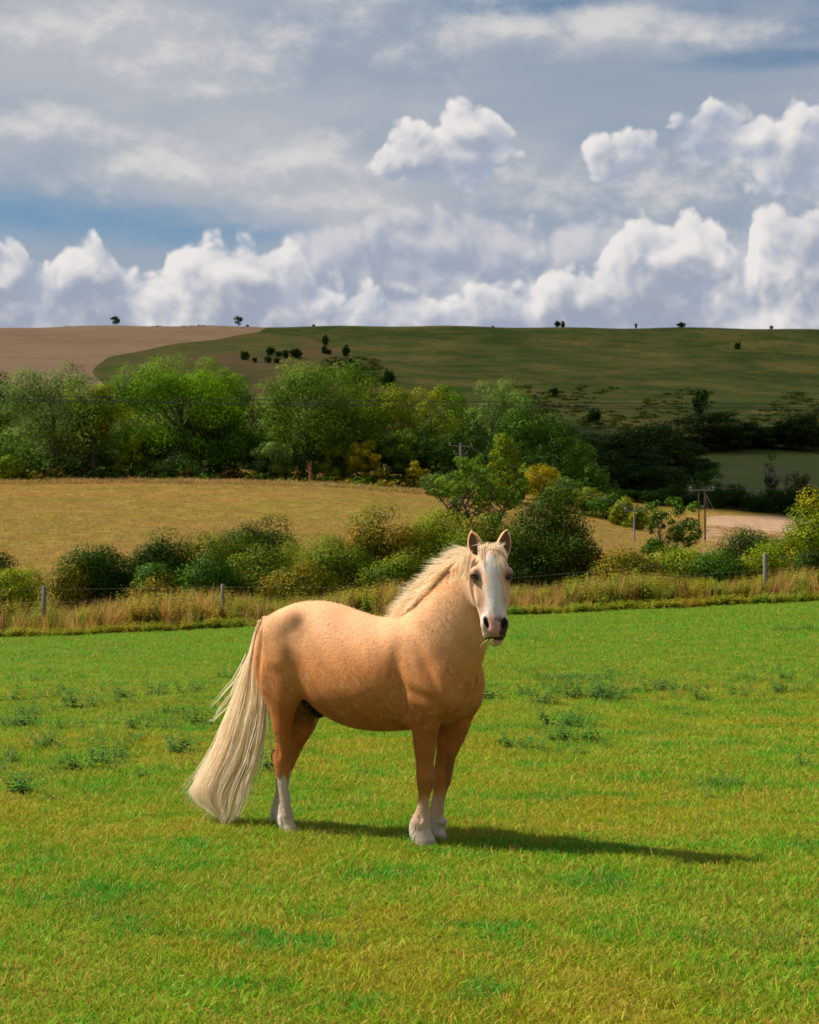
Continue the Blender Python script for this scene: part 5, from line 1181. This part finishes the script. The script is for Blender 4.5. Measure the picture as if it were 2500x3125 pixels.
def build_horse():
    V,Q=horse_mesh_data(.006)
    adds,subs=build_fields(); ears=[s_ for s_,k in subs if isinstance(s_,Loft)]
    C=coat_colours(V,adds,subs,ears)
    q=V-POLL; face=(np.clip((q@HN+.12)/.05,0,1)*np.clip((q@HA+.03)/.05,0,1))
    m,T,b=material('palomino_coat',.72,.12)
    c_=T.attr('coat','Color'); oc=T.new('ShaderNodeTexCoord').outputs['Object']; fc=T.attr('face')
    dn=T.noise(oc,17.0,3.0,.5); dap=T.voronoi(T.vmath('ADD',oc,T.scale(T.noise(oc,14.0,3.0,.6,out=1),.09)),26.0)
    sx,sy,sz_=T.sep(oc)
    region=T.math('MULTIPLY',T.math('MULTIPLY',T.ramp(sz_,.45,.75),T.ramp(sz_,1.35,1.05)),T.ramp(fc,0.0,.5,1.0,0.0))
    d1=T.math('MULTIPLY',T.math('MULTIPLY',T.ramp(dap,.10,.70,1.0,0.0),T.ramp(dn,.42,.62)),region)
    mot=T.noise(T.vmath('MULTIPLY',oc,(1,1,.6)),34.0,4.0,.65); c2=T.mix(T.math('MULTIPLY',T.ramp(mot,.34,.68),.26),c_,T.mix(1.0,c_,(.70,.58,.44,1),'MULTIPLY'))
    c2=T.mix(T.math('MULTIPLY',d1,.28),c2,(.80,.55,.36))
    big=T.noise(oc,5.0,4.0,.6); c2=T.mix(T.math('MULTIPLY',T.ramp(big,.38,.7),.22),c2,T.mix(1.0,c2,(.72,.60,.48,1),'MULTIPLY'))
    fine=T.noise(T.vmath('MULTIPLY',oc,(1.3,1,.35)),95.0,4.0,.75); c2=T.mix(T.math('MULTIPLY',T.ramp(fine,.3,.7),.24),c2,T.mix(1.0,c2,(.66,.56,.46,1),'MULTIPLY'))
    T.put(b.inputs['Base Color'],c2); b.inputs['Sheen Weight'].default_value=.12; b.inputs['Sheen Roughness'].default_value=.45; b.inputs['Sheen Tint'].default_value=(1,.85,.7,1)
    b.inputs['Subsurface Weight'].default_value=0
    mus=T.noise(T.vmath('MULTIPLY',oc,(1.0,1.0,.45)),5.5,2.0,.45)
    b0=T.new('ShaderNodeBump'); b0.inputs['Strength'].default_value=.45; b0.inputs['Distance'].default_value=.03; T.put(b0.inputs['Height'],mus)
    bn=T.new('ShaderNodeBump'); bn.inputs['Strength'].default_value=.35; bn.inputs['Distance'].default_value=.005; T.put(bn.inputs['Height'],fine); T.put(bn.inputs['Normal'],b0.outputs[0]); T.put(b.inputs['Normal'],bn.outputs[0])
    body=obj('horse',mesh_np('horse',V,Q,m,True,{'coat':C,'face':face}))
    body.location=H_O; body.rotation_euler=(0,0,-H_YAW)
    tag(body,'palomino horse with a white blaze and flaxen mane standing in the pasture, facing the camera','horse')
    rng=np.random.default_rng(21)
    # --- the short coat: hairs lying along the body, tail-ward and down
    nn_=np.array([v.normal for v in body.data.vertices]) if False else np.empty(len(V)*3,np.float32)
    body.data.vertices.foreach_get('normal',nn_); nn_=nn_.reshape(-1,3).astype(float)
    tt=q@HA; ok=(V[:,2]>.075)&~((q@HN>-.14)&(tt>-.12)&(np.abs(q@HW)<.2))&(nn_[:,1]<.45)
    ids=rng.choice(np.where(ok)[0],min(70000,ok.sum()),replace=False); p0=V[ids]+rng.normal(size=(len(ids),3))*.003; nv=nn_[ids]
    fl=np.tile(np.array([-.75,0,-.55]),(len(ids),1)); leg=np.clip((.80-p0[:,2])/.2,0,1)[:,None]; fl=fl*(1-leg)+np.array([-.12,0,-1.])*leg
    nk=np.clip((p0[:,0]-.55)/.2,0,1)[:,None]; fl=fl*(1-nk)+np.array([-.35,0,-.95])*nk
    wv=np.sin(p0[:,0]*9+p0[:,2]*5)*.35+np.sin(p0[:,2]*17+p0[:,1]*8)*.25; fl=fl+np.stack([wv*.5,0*wv,-wv*.6],1)+rng.normal(size=(len(ids),3))*.15
    fl-=nv*np.einsum('ij,ij->i',fl,nv)[:,None]; fl/=np.linalg.norm(fl,axis=1)[:,None]+1e-9
    ln=(.008+.007*rng.random(len(ids)))[:,None]; sd=np.cross(fl,nv)*(.0007+.0005*rng.random(len(ids)))[:,None]
    a0_=p0-nv*.001; a1_=p0+fl*ln*.5+nv*.0012; a2_=p0+fl*ln+nv*(.0012+.0012*rng.random(len(ids)))[:,None]
    VV=np.stack([a0_-sd,a0_+sd,a1_-sd*.8,a1_+sd*.8,a2_-sd*.15,a2_+sd*.15],1).reshape(-1,3); b_=(np.arange(len(ids))*6)[:,None]
    FF=np.concatenate([b_+np.array([0,1,3,2]),b_+np.array([2,3,5,4])]); tone=(1.0+.30*rng.random(len(ids)))[:,None]*(.9+.2*np.sin(p0[:,0:1]*31+p0[:,2:3]*23))
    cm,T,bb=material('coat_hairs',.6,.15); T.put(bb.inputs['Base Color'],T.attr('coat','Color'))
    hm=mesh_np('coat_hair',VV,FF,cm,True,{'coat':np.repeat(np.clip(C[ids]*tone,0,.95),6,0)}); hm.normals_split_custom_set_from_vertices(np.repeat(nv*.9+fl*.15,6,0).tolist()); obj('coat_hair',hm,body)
    HM=hair_mat('flaxen_hair',(.95,.76,.50),(.99,.91,.75))
    # --- tail
    Ly=np.array([1885,1932,1989,2036,2090,2140,2213,2270,2323,2393,2421,2450,2480,2520]); Lx=np.array([790,775,761,745,726,710,682,660,631,590,570,588,640,690])
    Ry=np.array([1885,1923,1976,2039,2102,2150,2213,2270,2330,2380,2434,2490,2520]); Rx=np.array([822,794,785,792,806,808,803,793,783,762,746,720,692])
    st=[]; n=16
    lock=rng.normal(size=13)*9
    for cl in range(190):
        s0=rng.random(); hy0=rng.normal()*.05; wav=rng.random()*6.28; amp=2+7*rng.random(); s1=np.clip((np.round(s0*13-.5)+.5)/13+rng.normal()*.012+.02*math.sin(round(s0*13)*2.3),-.02,1.02)
        yend=np.interp(s0,[0,.15,.35,.55,.75,1],[2425,2455,2472,2500,2514,2488])+14*math.sin(round(s0*13)*4.1)-abs(rng.normal())*20
        if rng.random()<.22: yend-=rng.random()*200
        ystart=1889+rng.random()*70*(1 if s0<.7 else 1.6)
        for k in range(32):
            u=np.linspace(0,1,n); spread=.075*rng.normal(); s=np.clip(s0+(s1-s0)*u+spread*(1-u**1.6*.80)*np.minimum(1,u*3),-.03,1.03); ye=yend+rng.normal()*20; ys_=ystart+(ye-ystart)*u
            px=np.interp(ys_,Ly,Lx)*(1-s)+np.interp(ys_,Ry,Rx)*s+amp*np.sin(u*6+wav)*u
            px=px+lock[int(np.clip(s0*13,0,12))]*u**2.2+(rng.normal()*26*u**2.5 if rng.random()<.08 else 0)
            hy=(hy0+.025*rng.normal())*np.minimum(1,.25+u*1.6)
            pts=[]
            for a_,b_,h_ in zip(px,ys_,hy):
                xx,zz=on_plane(a_,b_,h_); pts.append((xx,h_,zz))
            st.append((np.array(pts),.0009+.0005*rng.random()))
    for pl_,cnt in ((((752,2000),(708,2082),(672,2128),(636,2160)),8),(((748,2030),(708,2122),(674,2166),(650,2203)),9),(((745,2050),(694,2150),(655,2192),(630,2196)),4),(((806,2120),(809,2160),(804,2200),(802,2240)),8),(((812,2140),(824,2230),(832,2300),(840,2345)),7),(((640,2300),(612,2350),(596,2385),(588,2435)),14)):
        pl_=np.array(pl_,float)
        for k in range(cnt):
            u=np.linspace(0,1,n); px=np.interp(u,np.linspace(0,1,4),pl_[:,0])+rng.normal()*5*(1-u*.7)+3*np.sin(u*7+rng.random()); py=np.interp(u,np.linspace(0,1,4),pl_[:,1])+rng.normal()*5; h_=.03*rng.normal()-.04
            st.append((np.array([(*[on_plane(a_,b_,h_)[0]],h_,on_plane(a_,b_,h_)[1]) for a_,b_ in zip(px,py)]),.0008))
    obj('tail',strand_mesh('tail',st,HM),body)
    # --- mane
    X_=np.array([1.,0,0]);Z_=np.array([0,0,1.])
    NB=np.array([.46,.0,1.06]); NE=POLL+HA*.07-HN*.10; na=nrm(NE-NB); L=np.linalg.norm(NE-NB); npx=nrm(Z_-na*(na@Z_)); nq=np.cross(na,npx)
    if nq[1]>0: nq=-nq                                   # towards the camera
    cr=np.interp
    st=[]
    def crest(t): return NB+na*t*L+npx*(cr(t,[0,.2,.4,.6,.8,.95,1.05],[.22,.232,.217,.192,.167,.13,.08])-.018)
    for cl in range(300):
        t0=.16+.86*rng.random()**.9; lean=rng.normal()*.30+.12; ln=(.085+.065*rng.random())*(1.0 if t0>.3 else .55+t0*1.5); back=.35+.35*rng.random(); tipx=rng.normal()*.02
        flop=rng.random()<.16+.30*(t0>.75)
        for k in range(26):
            r0=crest(t0+.026*rng.normal())+nq*(.016*rng.normal()+.004); u=np.linspace(0,1,9)[:,None]; l2=ln*(.65+.5*rng.random())
            d0=nrm(npx*1.0-na*back*.5+nq*(lean+.22*rng.normal())+na*.15*rng.normal()); d1=nrm((nq*1.1-Z_*.55-na*.35) if flop else (npx*.55-na*back-X_*.25+nq*.3*lean))
            P_=r0+d0*l2*(u-.35*u*u)+d1*l2*(.75*u*u)+na*tipx*u*u
            st.append((P_,.0008+.0005*rng.random()))
    # long locks hanging from the poll over the near side
    for (a_,b_,cnt) in ((((1424,1690),(1418,1730),(1398,1762),(1368,1774)),0,90),(((1428,1686),(1425,1720),(1418,1748),(1410,1766)),0,60),(((1432,1690),(1432,1725),(1428,1755),(1424,1778)),0,40),(((1418,1692),(1402,1712),(1388,1730),(1372,1742)),0,40)):
        pl_=np.array(a_,float)
        for k in range(cnt):
            u=np.linspace(0,1,9); px=cr(u,np.linspace(0,1,4),pl_[:,0])+rng.normal()*7*(1-u*.85); py=cr(u,np.linspace(0,1,4),pl_[:,1])+rng.normal()*5*(1-u*.6)
            hyb=POLL[1]-.075-.05*u+rng.normal()*.01; st.append((np.array([(on_plane(p_,q_,h_)[0],h_,on_plane(p_,q_,h_)[1]) for p_,q_,h_ in zip(px,py,hyb)]),.0008))
    obj('mane',strand_mesh('mane',st,HM),body)
    # --- forelock
    st=[]
    for cl in range(52):
        w0=np.clip(rng.normal()*.026,-.05,.05); side=-1 if rng.random()<.55 else 1; wt=w0*1.3+side*.030*rng.random()+rng.normal()*.010; ln=.085+.085*rng.random()**1.3; up=rng.random(); cnt=14+int(rng.random()*22)
        for k in range(cnt):
            u=np.linspace(0,1,9); ww=w0+.009*rng.normal()*(1-u*.7)+(wt-w0)*u**1.3; tt=-.012-.016*np.sin(np.minimum(u*1.6,1)*np.pi)*up+ln*(.8+.3*rng.random())*u**1.25
            surf=cr(tt,[-.06,-.02,.02,.07,.13,.19],[-.05,-.026,.002,.024,.040,.046]); nn=surf+.003+.012*np.sin(np.minimum(u*1.5,1)*np.pi)*(.4+up)+.002*rng.normal()
            st.append((np.array([hp(a_,b_,c__) for a_,b_,c__ in zip(tt,ww,nn)]),.0006+.0004*rng.random()))
    for cl in range(16):      # tuft standing up between the ears
        w0=np.clip(rng.normal()*.026,-.045,.045); dw=rng.normal()*.02+.008
        for k in range(10):
            u=np.linspace(0,1,9); r1=rng.normal()*.006; h_=.022+.020*rng.random(); st.append((np.array([hp(.008-h_*v,w0+r1+dw*v,-.035+.03*v*v) for v in u]),.0011))
    for cl in range(4):       # wisps across the far ear
        for k in range(6):
            u=np.linspace(0,1,9); r1=rng.normal()*.006; st.append((np.array([hp(.0+.05*v*v+cl*.007,.02+r1+.07*v,.012+.03*np.sin(v*2.6)) for v in u]),.0009))
    obj('forelock',strand_mesh('forelock',st,HM),body)
    # --- feather at the fetlocks
    FM=hair_mat('feather_hair',(.84,.76,.66),(.95,.90,.82))
    for fx,fy in ((None,-1),(None,1)):
        for fore in (True,False):
            msk=((V[:,0]>.1)==fore)&((V[:,1]>0)==(fy>0))&(V[:,2]>.07)&(V[:,2]<.20); W_=V[msk]; cx=W_[:,0].mean(); W_=W_[W_[:,0]<cx-.005]; pick=rng.choice(len(W_),min(len(W_),420),replace=False); st=[]
            for p_ in W_[pick]:
                u=np.linspace(0,1,5)[:,None]; ln=.018+.022*rng.random(); st.append((p_+np.array([-.45-.3*rng.random(),rng.normal()*.12,-.1])*ln*.5*u+np.array([-.1,0,-1.])*ln*u*u*.9,.0011))
            obj('fetlock_hair',strand_mesh('fetlock_hair',st,FM),body)
    # --- eyes
    me_m,T,b=material('dark_eye',.22,.35); oc=T.new('ShaderNodeTexCoord').outputs['Object']; T.put(b.inputs['Base Color'],T.mix(T.ramp(T.noise(oc,60.0,2.0),.4,.6),(.012,.008,.006),(.03,.018,.010))); b.inputs['Coat Weight'].default_value=.1
    for sg in (-1,1):
        u_,v_=np.meshgrid(np.linspace(0,2*np.pi,20,endpoint=False),np.linspace(.001,np.pi-.001,12)); S=np.stack([np.sin(v_)*np.cos(u_),np.sin(v_)*np.sin(u_),np.cos(v_)],-1).reshape(-1,3)*.0200
        i,j=np.meshgrid(np.arange(11),np.arange(20),indexing='ij'); F=np.stack([i*20+j,i*20+(j+1)%20,(i+1)*20+(j+1)%20,(i+1)*20+j],-1).reshape(-1,4)
        obj('eye',mesh_np('eye',S+hp(.194,sg*.0955,.004),F,me_m,True),body)
    # --- wisp of grass in the mouth
    gm=mk('chewed_grass',(.30,.34,.05),.5,40.0,.6,.2); st=[]
    for k in range(16):
        u=np.linspace(0,1,6); a_=np.array([1497+rng.normal()*6,1950+rng.normal()*2]); e=a_+np.array([rng.normal()*10-1,12+20*rng.random()]); hyb=POLL[1]-.27+rng.normal()*.01
        px=a_[0]+(e[0]-a_[0])*u+rng.normal()*5*np.sin(u*3); py=a_[1]+(e[1]-a_[1])*u; st.append((np.array([(on_plane(p_,q_,hyb)[0],hyb,on_plane(p_,q_,hyb)[1]) for p_,q_ in zip(px,py)]),.0016))
    wisp=obj('grass_wisp',strand_mesh('grass_wisp',st,gm)); wisp.location=H_O; wisp.rotation_euler=(0,0,-H_YAW); tag(wisp,'wisp of grass hanging from the mouth of the horse','grass')
    return body
build_horse()
